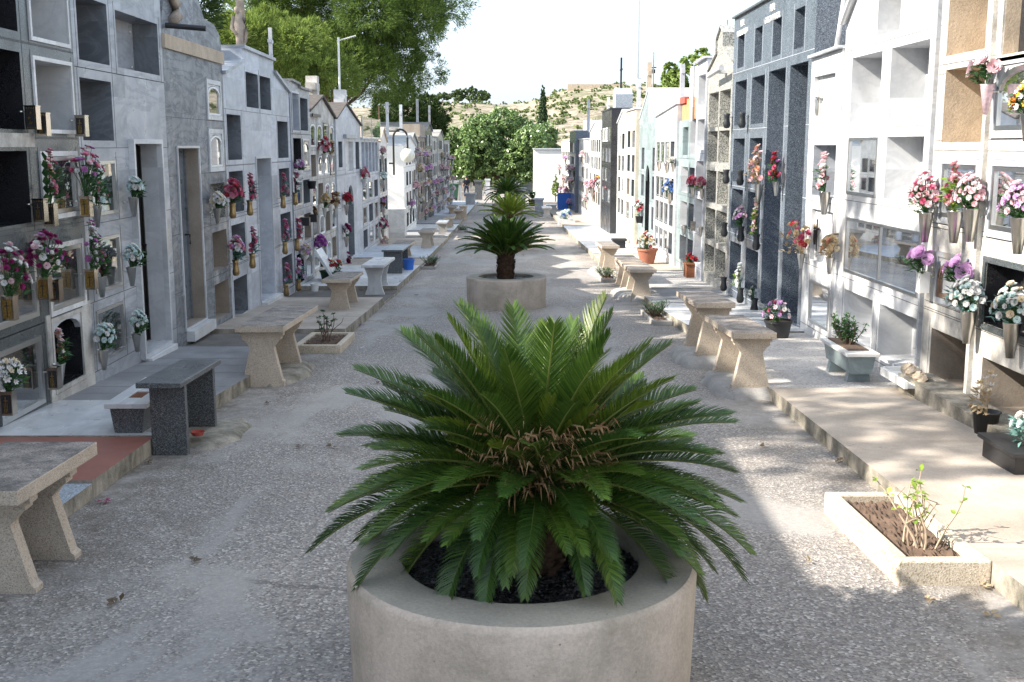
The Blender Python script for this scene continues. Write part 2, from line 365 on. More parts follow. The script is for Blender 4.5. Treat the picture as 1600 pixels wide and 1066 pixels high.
# gravel-topped street concrete
def m_street():
    m, n, b, _ = newmat('street_aggregate_concrete'); co = coords(n)
    stone = ramp(n, voro(n, co, 80), [(0,(.30,.29,.28)),(.2,(.19,.18,.178)),(.38,(.38,.365,.345)),(.55,(.24,.23,.225)),(.7,(.46,.435,.405)),(.78,(.31,.28,.255)),(.93,(.60,.58,.55))], True)
    smooth_ = ramp(n, noise(n, co, 26, 6, .7), [(.3,(.31,.305,.305)),(.7,(.43,.42,.405))])
    worn = ramp(n, noise(n, coords(n,(1,.45,1)), .8, 8, .68, .5), [(.50,0),(.58,.85)])
    c = mix(n, worn, stone, smooth_)
    tone = ramp(n, noise(n, co, .35, 5, .6), [(.3,(.70,.69,.69)),(.7,(1.10,1.03,.95))])
    c = mix(n, 1.0, c, tone, 'MULTIPLY')
    dirt = ramp(n, noise(n, coords(n,(1,.6,1)), 1.7, 8, .7), [(.56,0),(.75,.55)])
    c = mix(n, dirt, c, (.19,.16,.13))
    sx = n.nodes.new('ShaderNodeSeparateXYZ'); n.links.new(co, sx.inputs[0]); ab = n.nodes.new('ShaderNodeMath'); ab.operation = 'ABSOLUTE'; n.links.new(sx.outputs[0], ab.inputs[0])
    ab2 = n.nodes.new('ShaderNodeMapRange'); ab2.inputs['From Min'].default_value = 1.75; ab2.inputs['From Max'].default_value = 2.55; n.links.new(ab.outputs[0], ab2.inputs['Value'])
    edge = mix(n, 1.0, ab2.outputs[0], ramp(n, noise(n, co, 3.2, 8, .72), [(.4,0),(.62,.9)]), 'MULTIPLY')
    c = mix(n, edge, c, (.12,.10,.075))
    e = voro(n, mix(n, .4, co, noise(n, co, 1.6, 9, .7)), .33, 'Distance', 'DISTANCE_TO_EDGE')
    ckm = mix(n, 1.0, ramp(n, e, [(0,.7),(.0015,0)]), ramp(n, noise(n, co, .6, 3), [(.57,0),(.61,1)]), 'MULTIPLY')
    c = mix(n, ckm, c, (.09,.08,.075))
    setc(n, b, c); b.inputs['Roughness'].default_value = .85
    h = mix(n, worn, voro(n, co, 80, 'Distance'), (.25,.25,.25)); bump(n, b, h, .8, .008); return m
M['street'] = m_street()
def m_gravel():
    m, n, b, _ = newmat('black_pebbles'); co = coords(n)
    c = ramp(n, voro(n, co, 60), [(0,(.012,.012,.014)),(.4,(.03,.03,.034)),(.8,(.06,.06,.065))], True)
    setc(n, b, c); b.inputs['Roughness'].default_value = .45; bump(n, b, voro(n, co, 60, 'Distance'), 1.0, .02); return m
M['pebble'] = m_gravel()
def m_hill():
    m, n, b, _ = newmat('dry_hillside'); co = coords(n)
    a = ramp(n, noise(n, co, .07, 9, .72), [(.36,(.16,.17,.09)),(.46,(.25,.22,.15)),(.54,(.38,.32,.25)),(.62,(.25,.23,.15)),(.75,(.42,.36,.29))])
    sp = ramp(n, noise(n, co, .5, 8, .75), [(.44,1.15),(.55,.45)])
    c = mix(n, .8, a, sp, 'MULTIPLY'); setc(n, b, c); b.inputs['Roughness'].default_value = .95
    bump(n, b, noise(n, co, .6, 6), 1.0, .6); return m
M['hill'] = m_hill()
# ================================================================ ground
def sheet(name, x0, x1, ys, zoff, mat, nx=1):
    mb = MB()
    for a, b in zip(ys, ys[1:]):
        for i in range(nx):
            xa = x0+(x1-x0)*i/nx; xb = x0+(x1-x0)*(i+1)/nx
            mb.face([(xa,a,g(a)+zoff),(xb,a,g(a)+zoff),(xb,b,g(b)+zoff),(xa,b,g(b)+zoff)])
    return tag(mb.build(name, mat), kind='structure')
YS = [-12,0,6,12,18,26,35,50,70,95,120,160]
sheet('street', -3.2, 3.2, YS[:-1], 0, M['street'])
sheet('ground', -60, 60, YS, -.09, M['asph'])
# pavements: stepped slabs between the kerb and the tombs, each plot paved by its owner
def pave(side, xk0, xk1, y0, y1, mat, up=.11, name='pavement', kerb=True, xw=4.2, joints=0):
    mb = MB(); n = max(1, int((y1-y0)/2)); s = side
    for i in range(n):
        a = y0+(y1-y0)*i/n+.002*(i==0); b = y0+(y1-y0)*(i+1)/n-.002*(i==n-1)
        ka = xk0+(xk1-xk0)*i/n; kb = xk0+(xk1-xk0)*(i+1)/n
        za, zb = g(a)+up, g(b)+up
        mb.face([(s*ka,a,za),(s*xw,a,za),(s*xw,b,zb),(s*kb,b,zb)], 0)
        k = .012
        mb.face([(s*ka,a,za-.0),(s*kb,b,zb),(s*(kb),b,g(b)-.1),(s*ka,a,g(a)-.1)], 1)
        if i == 0: mb.face([(s*ka,a,za),(s*ka,a,za-.3),(s*xw,a,za-.3),(s*xw,a,za)], 1)
        if i == n-1: mb.face([(s*kb,b,zb),(s*xw,b,zb),(s*xw,b,zb-.3),(s*kb,b,zb-.3)], 1)
    for j in range(joints):
        yj = y0+(y1-y0)*(j+1)/(joints+1)
        z = g(yj)+up+.0015
        mb.face([(s*(xk0+.01),yj-.004,z),(s*xw,yj-.004,z),(s*xw,yj+.004,z),(s*(xk0+.01),yj+.004,z)], 2)
    o = mb.build(name, [mat, M['kerb'], M['joint']]); tag(o, kind='structure')
    return o
L = -1
pave(L, 2.62, 2.62, 2.0, 5.6, M['paving_grey'], .10)
pave(L, 2.62, 2.62, 5.6, 6.85, M['gran_pale'], .10)
pave(L, 2.62, 2.62, 6.85, 8.12, M['red_tile'], .12)
pave(L, 2.62, 2.60, 8.12, 9.55, M['mar_clean'], .13)
pave(L, 2.60, 2.55, 9.55, 10.6, M['paving_grey'], .125, joints=2)
pave(L, 2.55, 2.5, 10.6, 13.0, M['paving_grey'], .12, joints=4)
pave(L, 2.5, 2.45, 13.0, 14.6, M['asph'], .07)
pave(L, 2.12, 2.08, 14.6, 18.9, M['paving'], .13, joints=2)
pave(L, 2.08, 2.0, 18.9, 21.0, M['asph'], .04)
pave(L, 2.05, 2.0, 21.0, 26.0, M['mar_clean'], .12, joints=1)
pave(L, 2.0, 1.98, 26.0, 28.5, M['paving'], .10)
pave(L, 2.0, 1.98, 28.5, 33.5, M['mar_blue'], .12, joints=1)
pave(L, 2.0, 1.95, 33.5, 38.0, M['paving'], .10, xw=9)
pave(L, 1.98, 1.95, 38.0, 42.0, M['paving_grey'], .13, xw=9)
pave(L, 1.98, 1.95, 42.0, 47.0, M['mar_clean'], .10)
pave(L, 1.98, 1.95, 47.0, 55.0, M['paving_grey'], .14)
pave(L, 1.98, 1.95, 55.0, 80.0, M['mar_blue'], .10, joints=3)
pave(1, 2.42, 2.40, 1.0, 5.45, M['paving'], .12)
pave(1, 2.40, 2.46, 5.45, 10.15, M['paving'], .12)
pave(1, 2.46, 2.50, 10.15, 14.3, M['paving_pink'], .11)
pave(1, 2.5, 2.36, 14.3, 17.7, M['mar_clean'], .13, joints=1)
pave(1, 2.42, 2.4, 17.7, 20.6, M['paving_grey'], .10, joints=1)
pave(1, 2.42, 2.35, 20.6, 24.5, M['paving_pink'], .11, joints=1)
pave(1, 2.35, 2.3, 24.5, 30.0, M['paving'], .12, joints=1)
pave(1, 2.35, 2.3, 30.0, 45.0, M['mar_clean'], .13, joints=3)
pave(1, 2.35, 2.3, 45.0, 85.0, M['paving'], .12, joints=3)
# worn cement mounds round bench feet
def mound(x, y, rx, ry, h, mat, label='cement'):
    mb = MB(); N = 26; rings = []
    rnd = random.Random(int(x*100+y*10))
    jit = [rnd.uniform(.86,1.1) for _ in range(N)]
    prof = [(1.0,-.03),(.96,.35),(.85,.75),(.7,1.0),(0.001,1.05)]
    for r, z in prof:
        base = len(mb.v)
        for k in range(N):
            t = 2*math.pi*k/N; ex = .75
            cx_ = math.copysign(abs(math.cos(t))**ex, math.cos(t)); sy = math.copysign(abs(math.sin(t))**ex, math.sin(t))
            yy = y+ry*r*sy*jit[k]
            mb.v.append((x+rx*r*cx_*jit[k], yy, g(yy)+h*z))
        rings.append(base)
    for A, B in zip(rings, rings[1:]):
        for k in range(N): mb.f.append((A+k,A+(k+1)%N,B+(k+1)%N,B+k)); mb.m.append(0)
    return tag(mb.build('ground_mound', mat, smooth=True), kind='structure')
mound(-2.36, 8.75, .26, .55, .045, M['kerb']); mound(-2.42, 11.7, .34, .75, .08, M['kerb'])
mound(2.33, 10.85, .34, .75, .10, M['cement']); mound(2.24, 12.6, .33, .65, .13, M['cement'])
mound(2.36, 20.2, .42, .95, .12, M['cement']); mound(2.15, 25.2, .3, 1.0, .1, M['cement'])


# ================================================================ hills
def hz(x, y):
    # height of the far hillside (scene units, camera at 0)
    if y < 150: return g(y)-.1
    t = min(1, (y-150)/230.0)
    u = 790+x/y*F_PX
    knots = [(-900,150),(300,170),(560,172),(640,170),(690,163),(740,164),(790,166),(830,161),(870,147),(900,139),(960,136),(1060,136),(1200,140),(2400,120)]
    for (ua, va), (ub, vb) in zip(knots, knots[1:]):
        if ua <= u <= ub: v = va+(vb-va)*(u-ua)/(ub-ua); break
    else: v = 150
    top = (228-v)/F_PX*380
    s = t*t*(3-2*t)*.55+t*.45
    z = g(120)+(top-g(120))*s
    z += (math.sin(x*.07+y*.03)*1.0+math.sin(x*.031-y*.05+2)*1.3+math.sin(x*.17+y*.11)*.45)*min(1,t*3)*(1-t)*1.6
    return z
mb = MB(); NX, NY = 110, 46; idx = {}
for j in range(NY+1):
    y = 118+ (382-118)*(j/NY)**1.1
    for i in range(NX+1):
        x = (-1+2*i/NX)*(y*.8); idx[i,j] = len(mb.v); mb.v.append((x,y,hz(x,y)))
for j in range(NY):
    for i in range(NX): mb.f.append((idx[i,j],idx[i+1,j],idx[i+1,j+1],idx[i,j+1])); mb.m.append(0)
tag(mb.build('hillside', M['hill'], smooth=True), kind='structure')
mb = MB(); base = len(mb.v)
for i in range(61):
    x = -380+760*i/60; mb.v += [(x,381.5,hz(x,380.)-.4),(x,700,hz(x,380.)-14+3*math.sin(i*.9))]
for i in range(60): mb.f.append((2*i,2*i+2,2*i+3,2*i+1)); mb.m.append(0)
tag(mb.build('hilltop', M['hill'], smooth=True), kind='structure')

# ================================================================ tomb blocks
XF = 3.90
def prof_at(prof, y, side):
    # height of the roofline at y approached from the near (-) or far (+) side
    pts = prof
    if side > 0:
        for i in range(len(pts)-2, -1, -1):
            if pts[i][0] <= y+1e-6 and pts[i+1][0] > y+1e-6:
                (a,za),(b,zb) = pts[i], pts[i+1]; return za+(zb-za)*(y-a)/(b-a)
    for i in range(len(pts)-1):
        if pts[i][0] < y-1e-6 and pts[i+1][0] >= y-1e-6:
            (a,za),(b,zb) = pts[i], pts[i+1]; return za+(zb-za)*(y-a)/(b-a)
    return pts[-1][1] if side < 0 else pts[0][1]
def arch_pts(y0, y1, zt, h, n=9, pointed=False):
    c = (y0+y1)/2; hw = (y1-y0)/2
    if pointed: return [(y0,zt-h),(c-.55*hw,zt-.35*h),(c,zt),(c+.55*hw,zt-.35*h),(y1,zt-h)]
    return [(c-hw*math.cos(math.pi*k/(n-1)), zt-h+h*math.sin(math.pi*k/(n-1))) for k in range(n)]
def block(side, name, label, y0, y1, prof, wallm, ops, off=0.0, joints=True, depth=2.6, cat='tomb block', roof=None, zb=None, jm='joint', closed=True):
    X = side*(XF+off*-1)                   # off > 0 stands proud towards the street
    D = side                               # direction into the block
    yi0, yi1 = y0+.003, y1-.003
    if prof[0][0] == y0: prof = [(yi0 if p[0]==y0 else (yi1 if p[0]==y1 else p[0]), p[1]) for p in prof]
    zb = (g(y1)-.25) if zb is None else zb
    root = thing(name, label, cat, (X, (y0+y1)/2, g((y0+y1)/2)))
    ys = sorted(set([round(yi0,4), round(yi1,4)]+[round(p[0],4) for p in prof]+[round(q,4) for o in ops for q in (o[1],o[2])]))
    mb = MB(); wm = [wallm, M[jm]]
    for a, b in zip(ys, ys[1:]):
        if b-a < 1e-4: continue
        ta, tb = prof_at(prof, a, 1), prof_at(prof, b, -1)
        zm = min(ta, tb)
        holes = [(o[4],o[3]) for o in ops if o[1] <= a+1e-4 and o[2] >= b-1e-4]
        zs = sorted(set([zb]+[z for h in holes for z in h if z < zm+.5]))
        cuts = [z for z in zs if zb <= z <= max(ta,tb)]
        for c, d in zip(cuts, cuts[1:]):
            if any(h[0] <= c+1e-4 and h[1] >= d-1e-4 for h in holes): continue
            mb.face([(X,a,c),(X,b,c),(X,b,d),(X,a,d)])
        c = cuts[-1]; mb.face([(X,a,c),(X,b,c),(X,b,tb),(X,a,ta)])
        # roof
    for (a,za),(b,zb2) in zip(prof, prof[1:]):
        if closed: mb.face([(X,a,za),(X,b,zb2),(X+D*depth,b,zb2),(X+D*depth,a,za)])
    if closed:
        zn, zf = prof[0][1], prof[-1][1]
        mb.face([(X,yi0,zb),(X,yi0,zn),(X+D*depth,yi0,zn),(X+D*depth,yi0,zb)])
        mb.face([(X,yi1,zb),(X,yi1,zf),(X+D*depth,yi1,zf),(X+D*depth,yi1,zb)])
        mb.face([(X+D*depth,yi0,zb),(X+D*depth,yi0,zn)]+[(X+D*depth,p[0],p[1]) for p in prof[1:-1]]+[(X+D*depth,yi1,zf),(X+D*depth,yi1,zb)])
    if joints:
        zrows = sorted(set([round(o[3],2) for o in ops if o[0][0] in 'nga']+[round(o[4],2) for o in ops if o[0][0] in 'nga']))
        t = .0016; e = X-D*t
        def hj(z, a, b):
            if any(o[1] < b-.01 and o[2] > a+.01 and o[4] < z+.003 and o[3] > z-.003 for o in ops): return
            if z > min(prof_at(prof,a,1), prof_at(prof,b,-1))-.01: return
            mb.box(min(X,e),max(X,e),a,b,z-.003,z+.003,1)
        def vj(y, a, b):
            if any(o[1] < y+.003 and o[2] > y-.003 and o[4] < b-.01 and o[3] > a+.01 for o in ops): return
            if b > prof_at(prof,y,1): b = prof_at(prof,y,1)-.01
            if b > a: mb.box(min(X,e),max(X,e),y-.003,y+.003,a,b,1)
        rows = sorted({(round(o[4],2),round(o[3],2)) for o in ops if o[0][0] in 'nga'})
        for i, (b_, t_) in enumerate(rows):
            z = b_-.07
            for a, b in zip(ys, ys[1:]): hj(z, a, b)
        for o in ops:
            if o[0][0] == 'd': continue
            vj(o[1]-.05, o[4]-.07, o[3]+.08); vj(o[2]+.05, o[4]-.07, o[3]+.08)
    mb.build('wall', wm, root)
    for o in ops: opening(side, X, D, root, *o)
    if roof:
        rm, th, ov = roof; rb = MB()
        for (a,za),(b,z2) in zip(prof, prof[1:]):
            if b-a < 1e-3: continue
            rb.prism([(a-.01*(a<=yi0+1e-4),za+.002),(b+.0,z2+.002),(b,z2+th),(a,za+th)], 0, X-D*ov, X+D*(depth+.03))
        rb.build('roof', M[rm], root)
    return root
def opening(side, X, D, root, kind, a, b, zt, zb, opt={}):
    dp = opt.get('d', .36); lm = opt.get('m', 'mar_grey'); bm = opt.get('bm', lm)
    mb = MB(); e = .0
    def q(p, m=0): mb.face(p, m)
    B = X+D*dp
    if kind[0] in 'ngad':
        q([(X,a,zb),(X,a,zt),(B,a,zt),(B,a,zb)]); q([(X,b,zb),(B,b,zb),(B,b,zt),(X,b,zt)])
        q([(X,a,zt),(X,b,zt),(B,b,zt),(B,a,zt)]); q([(X,a,zb),(B,a,zb),(B,b,zb),(X,b,zb)])
        q([(B,a,zb),(B,a,zt),(B,b,zt),(B,b,zb)], 1)
        nm = 'doorway' if kind[0] == 'd' else 'niche'
        n = mb.build(nm, [M[lm], M[bm]], root)
    arch = opt.get('arch', 0)
    if arch:
        # spandrel that turns the square hole into an arch
        sp = MB(); pts = arch_pts(a, b, zt-.015, arch, pointed=opt.get('pt', False)); x0, x1 = X-D*.004, X+D*.05
        mid = len(pts)//2
        for (p, r) in zip(pts, pts[1:]):
            sp.prism([(p[0],p[1]),(r[0],r[1]),(r[0],zt),(p[0],zt)], 0, min(x0,x1), max(x0,x1))
        sp.build('arch', M[opt.get('am','mar_grey')], n)
    fw = opt.get('f', 0)
    if fw:
        fm = M[opt.get('fm','mar_white')]; fr = MB(); x0, x1 = X-D*opt.get('fp',.018), X+D*.03
        xa, xb = min(x0,x1), max(x0,x1)
        k_ = .002; fr.box(xa,xb,a-fw,a-k_,zb-fw,zt+fw); fr.box(xa,xb,b+k_,b+fw,zb-fw,zt+fw)
        fr.box(xa,xb,a-k_,b+k_,zt+k_,zt+fw); fr.box(xa,xb,a-k_,b+k_,zb-fw,zb-k_)
        fr.build('frame', fm, n)
    if kind[0] == 'g':
        # hinged metal door with a pane, set just inside the opening
        w_ = opt.get('w', .035); fm = M[opt.get('gm','alu')]; fr = MB(); x0, x1 = X-D*.012, X+D*.022
        xa, xb = min(x0,x1), max(x0,x1); i = .002
        a1, b1, t1, z1 = a+i, b-i, zt-i, zb+i
        if arch:
            pts = arch_pts(a1, b1, t1-.02, arch, pointed=opt.get('pt', False))
            inn = arch_pts(a1+w_, b1-w_, t1-.02-w_, arch-.0*w_, pointed=opt.get('pt', False))
            for (p, r, p2, r2) in zip(pts, pts[1:], inn, inn[1:]): fr.prism([p, r, r2, p2], 0, xa, xb)
            zt_ = t1-.02-arch
            fr.box(xa,xb,a1,a1+w_,z1,zt_); fr.box(xa,xb,b1-w_,b1,z1,zt_)
        else:
            fr.box(xa,xb,a1,a1+w_,z1,t1); fr.box(xa,xb,b1-w_,b1,z1,t1); fr.box(xa,xb,a1+w_,b1-w_,t1-w_,t1)
        fr.box(xa,xb,a1+w_,b1-w_,z1,z1+w_)
        if opt.get('split'):
            c = (a1+b1)/2; fr.box(xa+.004,xb-.004,c-.012,c+.012,z1+w_,t1-w_)
        fr.build('glass_door', fm, n)
        p = MB(); xg = X+D*.006
        if arch:
            inn = arch_pts(a1+w_*.9, b1-w_*.9, t1-.02-w_*.9, arch, pointed=opt.get('pt', False))
            p.face([(xg,a1+w_*.9,z1+w_*.9),(xg,b1-w_*.9,z1+w_*.9)]+[(xg,r[0],r[1]) for r in reversed(inn)])
        else: p.face([(xg,a1+w_,z1+w_),(xg,b1-w_,z1+w_),(xg,b1-w_,t1-w_),(xg,a1+w_,t1-w_)])
        p.build('pane', M['glass'], n)
    if kind[0] == 'd':
        dm = opt.get('dm','dark_metal'); dd = MB(); near_b = B-D*.03
        xa, xb = sorted((near_b-D*.04, near_b))
        dd.box(xa,xb,a+.01,b-.01,zb+.005,zt-.01); nbar = 4
        for k in range(nbar):
            yy = a+.03+(b-a-.06)*k/(nbar-1); xx = sorted((xa if D>0 else xb, (xa if D>0 else xb)-D*.025))
            dd.box(xx[0],xx[1],yy-.014,yy+.014,zb+.01,zt-.02)
        door = dd.build('door', M[dm], root)
        h = MB(); hx = near_b-D*.1; h.tube([(hx+D*.06,b-.12,(zt+zb)/2),(hx,b-.12,(zt+zb)/2),(hx,b-.12,(zt+zb)/2-.12)], .012); h.build('handle', M['dark_metal'], door)
    deco = opt.get('deco')
    if deco == 'cross': crucifix(n, B-D*.02, a+(b-a)*opt.get('cy',.5), (zt+zb)/2, D, (zt-zb)*.62, opt.get('cm','silver'))
    if deco == 'celtic': crucifix(n, B-D*.02, a+(b-a)*opt.get('cy',.5), (zt+zb)/2+.05, D, (zt-zb)*.6, 'silver', ring=True)
    if deco == 'things': keepsakes(n, X, D, a, b, zb, B)
    if deco == 'knobs':
        k = MB()
        for yy in (a+.12, b-.12):
            for zz in (zb+.08, zt-.1): k.lathe([(0,0),(.012,0),(.012,.012),(0,.012)], (B-D*.012, yy, zz), 8)
        k.build('stud', M['silver'], n)
def crucifix(parent, x, y, z, D, h, mat, ring=False):
    c = MB(); w_ = .011
    def bx(y0,y1,z0,z1,t=.014): xs = sorted((x, x-D*t)); c.box(xs[0],xs[1],y0,y1,z0,z1)
    bx(y-w_,y+w_,z-h/2,z+h/2); bx(y-h*.24,y+h*.24,z+h*.18,z+h*.18+2*w_,.016)
    if ring:
        pts = [(x-D*.008, y+h*.15*math.cos(t*math.pi/8), z+h*.18+h*.24*math.sin(t*math.pi/8)) for t in range(17)]
        c.tube(pts, .006, 5); bx(y-h*.24,y+h*.24,z+h*.18-.04,z+h*.18-.02,.016)
    else:
        c.tube([(x-D*.03,y,z-h*.30),(x-D*.035,y,z-h*.12),(x-D*.03,y,z+h*.05),(x-D*.035,y,z+h*.16)], [.012,.017,.02,.018], 6)
        c.tube([(x-D*.03,y-h*.2,z+h*.21),(x-D*.032,y,z+h*.14),(x-D*.03,y+h*.2,z+h*.21)], [.006,.011,.006], 5)
        c.lathe([(0,.0),(.014,.006),(.016,.018),(.01,.032),(0,.036)], (x-D*.035,y,z+h*.18), 8)
    c.build('crucifix', M[mat], parent)
KR = random.Random(3)
def keepsakes(parent, X, D, a, b, zb, B):
    # picture frame and a little figure standing on the niche floor
    y = a+(b-a)*KR.uniform(.25,.75); x = X+D*.16
    p = MB(); p.box(min(x,x+D*.012),max(x,x+D*.012),y-.055,y+.055,zb+.002,zb+.15,0)
    xs = sorted((x-D*.002,x)); p.box(xs[0],xs[1],y-.042,y+.042,zb+.017,zb+.135,1)
    p.build('picture_frame', [M['silver'], M['mar_blue']], parent)
    y2 = a+(b-a)*(.2 if y > (a+b)/2 else .8)
    f = MB(); f.lathe([(.03,0),(.034,.02),(.018,.07),(.026,.11),(.012,.135),(.018,.155),(.013,.175),(0,.18)], (x,y2,zb+.001), 10)
    f.build('figurine', M['white'], parent, smooth=True)
# ---- the left row (in shade)
n_, g_ = 'n', 'g'
GD = dict(m='gran_dark', bm='gran_black')
gl = dict(m='mar_dim', bm='mar_dim', gm='alu', deco='things')
block(-1, 'tomb_block', 'low plastered tomb row at the near left edge of the street', 1.0, 3.3, [(1.0,1.9),(3.3,1.9)], M['cement'],
  [(n_,1.3,2.1,.74,.13,GD),(n_,2.25,3.05,.74,.13,GD)])
block(-1, 'tomb_block', 'marble tomb block before the dark granite one at the near left', 3.3, 7.3, [(3.3,1.75),(7.3,1.75)], M['mar_grey'],
  [(n_,y,y+.8,zt,zt-.6,dict(m='mar_grey')) for y in (3.5,4.45,5.4,6.35) for zt in (1.5,.74,-.03,-.8)])
block(-1, 'tomb_block', 'dark green granite tomb block with white framed niches, nearest on the left', 7.3, 10.42, [(7.3,2.15),(10.42,2.15)], M['gran_dark'], [
  (n_,8.44,9.27,1.5,.9,dict(m='gran_black',bm='gran_black')), (n_,8.44,9.27,.74,.13,dict(m='gran_black',bm='gran_black')),
  (n_,8.44,9.27,-.04,-.62,dict(m='gran_black',bm='gran_black')),
  (g_,8.44,9.27,-.85,-1.40,dict(gl,w=.045)), (g_,8.44,9.27,-1.56,-2.14,dict(gl,w=.045)),
  (n_,9.52,10.30,1.5,.89,dict(m='mar_clean',bm='gran_dark',f=.035,fm='mar_clean')),
  (n_,9.52,10.30,.70,.14,dict(m='mar_clean',bm='gran_dark',f=.035,fm='mar_clean',deco='cross',cm='gold',cy=.15)),
  (g_,9.54,10.28,-.09,-.58,dict(gl,f=.045,fm='mar_clean')),
  (g_,9.54,10.28,-.88,-1.40,dict(gl,f=.045,fm='mar_clean')),
  ('a',9.52,10.16,-1.50,-2.08,dict(m='gran_black',bm='gran_black',arch=.12,am='mar_white',f=.04,fm='stain_wall')),
  (n_,7.5,8.3,.74,.13,dict(m='gran_black')), (n_,7.5,8.3,-.04,-.62,dict(m='gran_black')), (g_,7.5,8.3,-.85,-1.40,gl), (g_,7.5,8.3,-1.56,-2.14,gl)])
# pale repair panel round the arched niche
pn = MB()
for (a,b,z0,z1) in [(9.39,9.475,-2.42,-1.42),(10.205,10.41,-2.42,-1.42),(9.475,10.205,-2.42,-2.125)]: pn.box(-3.9,-3.886,a,b,z0,z1)
pn.build('panel', M['stain_wall'], bpy.data.objects['tomb_block.002'])
sg = MB(); sg.box(-3.9,-3.889,8.3,9.42,-.03+.02,.10); sg.build('slab', M['stain_wall'], bpy.data.objects['tomb_block.002'])
G2 = dict(m='mar_dim', bm='mar_dim', gm='alu', deco='things', w=.03)
block(-1, 'tomb_block', 'blue grey marble tomb block with a tall narrow open door, second on the left', 10.42, 13.13, [(10.42,2.1),(13.13,2.1)], M['mar_grey'], [
  (n_,10.56,11.36,1.36,.78,dict(m='mar_dim',bm='mar_dim',d=.3)), (n_,10.53,11.36,.62,.05,dict(m='mar_dim',bm='mar_dim',d=.3)),
  (g_,10.60,11.33,-.14,-.66,G2), (g_,10.60,11.33,-.87,-1.39,G2), (g_,10.56,11.33,-1.55,-2.05,G2),
  (n_,11.60,12.98,1.34,.78,dict(m='mar_dim',bm='mar_grey',deco='knobs',d=.28)),
  ('d',11.82,12.72,.02,-2.2,dict(m='mar_white',d=.27,f=.05,fm='mar_white',fp=.06))], off=.0)
bb = bpy.data.objects['tomb_block.003']; s_ = MB(); s_.box(-3.9,-3.80,11.86,12.80,-2.34,-2.255); s_.build('doorstep', M['mar_clean'], bb)
block(-1, 'tomb_block', 'mottled grey marble tomb block with a curved gable and a sandy stone band', 13.13, 15.85,
  [(13.13,1.38),(13.25,1.62),(13.6,1.95),(14.0,2.12),(14.45,2.02),(14.8,1.80),(15.02,1.62),(15.5,1.60),(15.75,1.5),(15.85,1.36)], M['mar_mottled'], [
  ('d',13.50,14.42,-.03,-2.2,dict(m='brown_plaster',d=.25,f=.03,fm='mar_white',dm='mar_dim')),
  (g_,15.0,15.62,.80,.40,dict(m='mar_dim',gm='white',arch=.10,am='mar_white',f=.06,fm='mar_white',w=.025)),
  (g_,15.0,15.62,.16,-.28,dict(m='mar_dim',gm='white',arch=.10,am='mar_white',f=.06,fm='mar_white',w=.025)),
  (n_,14.93,15.70,-.50,-.97,dict(m='gran_grey',bm='gran_grey',d=.12)), (n_,14.93,15.70,-1.14,-1.66,dict(m='brown_plaster')), (n_,14.93,15.70,-1.84,-2.33,dict(m='brown_plaster'))], off=.0)
bb = bpy.data.objects['tomb_block.004']; s_ = MB(); s_.box(-3.9,-3.865,13.135,15.845,1.10,1.26); s_.build('stone_band', M['old_plaster'], bb)
s_ = MB(); s_.box(-3.9,-3.80,13.52,14.55,-2.36,-2.235); s_.build('doorstep', M['mar_clean'], bb)
s_ = MB(); s_.tube([(-4.0,13.3,1.37),(-3.45,13.35,1.33)], .032, 10); s_.build('rain_spout', M['black'], bb)
s_ = MB(); s_.tube([(-3.87,13.45,1.42),(-3.85,13.6,1.5),(-3.86,13.62,1.62),(-3.87,13.45,1.72),(-3.87,13.3,1.7)], [.06,.075,.07,.05,.03], 8); s_.build('scroll', M['stone_stat'], bb, smooth=True)
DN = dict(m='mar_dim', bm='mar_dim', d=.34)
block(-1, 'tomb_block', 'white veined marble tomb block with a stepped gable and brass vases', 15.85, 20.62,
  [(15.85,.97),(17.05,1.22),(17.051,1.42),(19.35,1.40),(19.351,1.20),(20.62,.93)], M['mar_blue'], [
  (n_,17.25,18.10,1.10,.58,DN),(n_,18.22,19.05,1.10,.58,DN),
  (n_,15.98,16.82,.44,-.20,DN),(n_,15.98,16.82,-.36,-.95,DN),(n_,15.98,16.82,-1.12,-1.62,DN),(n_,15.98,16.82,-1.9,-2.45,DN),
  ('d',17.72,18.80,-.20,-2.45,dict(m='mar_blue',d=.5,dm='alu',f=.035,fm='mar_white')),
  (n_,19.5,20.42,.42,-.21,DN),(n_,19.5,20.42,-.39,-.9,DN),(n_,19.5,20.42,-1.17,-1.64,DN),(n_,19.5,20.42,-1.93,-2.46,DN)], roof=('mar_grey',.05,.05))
bb = bpy.data.objects['tomb_block.005']
s_ = MB(); s_.box(-3.9,-3.78,17.7,18.9,-2.6,-2.46); s_.build('doorstep', M['mar_clean'], bb)
s_ = MB(); s_.box(-5.6,-4.6,15.9,16.8,1.2,1.5); s_.box(-5.2,-4.3,16.85,17.0,1.2,1.55); s_.build('parapet', M['tile_roof'], bb)
block(-1, 'tomb_block', 'narrow pale tomb block with a tall open recess and small arched doors', 20.62, 22.65,
  [(20.62,1.15),(21.45,1.12),(21.451,1.06),(22.65,1.05)], M['mar_grey'], [
  (n_,20.75,21.42,.95,.28,dict(m='mar_blue',f=.03,fm='mar_white',d=.3)),(n_,21.62,22.42,.90,.29,dict(m='mar_dim',d=.3)),
  (n_,20.8,21.6,.14,-.42,dict(m='gran_black',bm='gran_black')),(g_,21.75,22.4,.1,-.42,dict(m='mar_dim',gm='silver',arch=.12,f=.03,fm='alu')),
  (g_,20.8,21.5,-.65,-1.1,G2),(n_,21.7,22.4,-.65,-1.1,DN),(g_,20.8,21.5,-1.3,-1.8,G2),(n_,21.7,22.4,-1.3,-1.8,dict(m='brown_plaster')),
  (n_,20.8,21.5,-2.0,-2.55,dict(m='gran_black',bm='gran_black')),(g_,21.7,22.4,-2.0,-2.55,G2)], off=.02, roof=('cement',.04,.06))
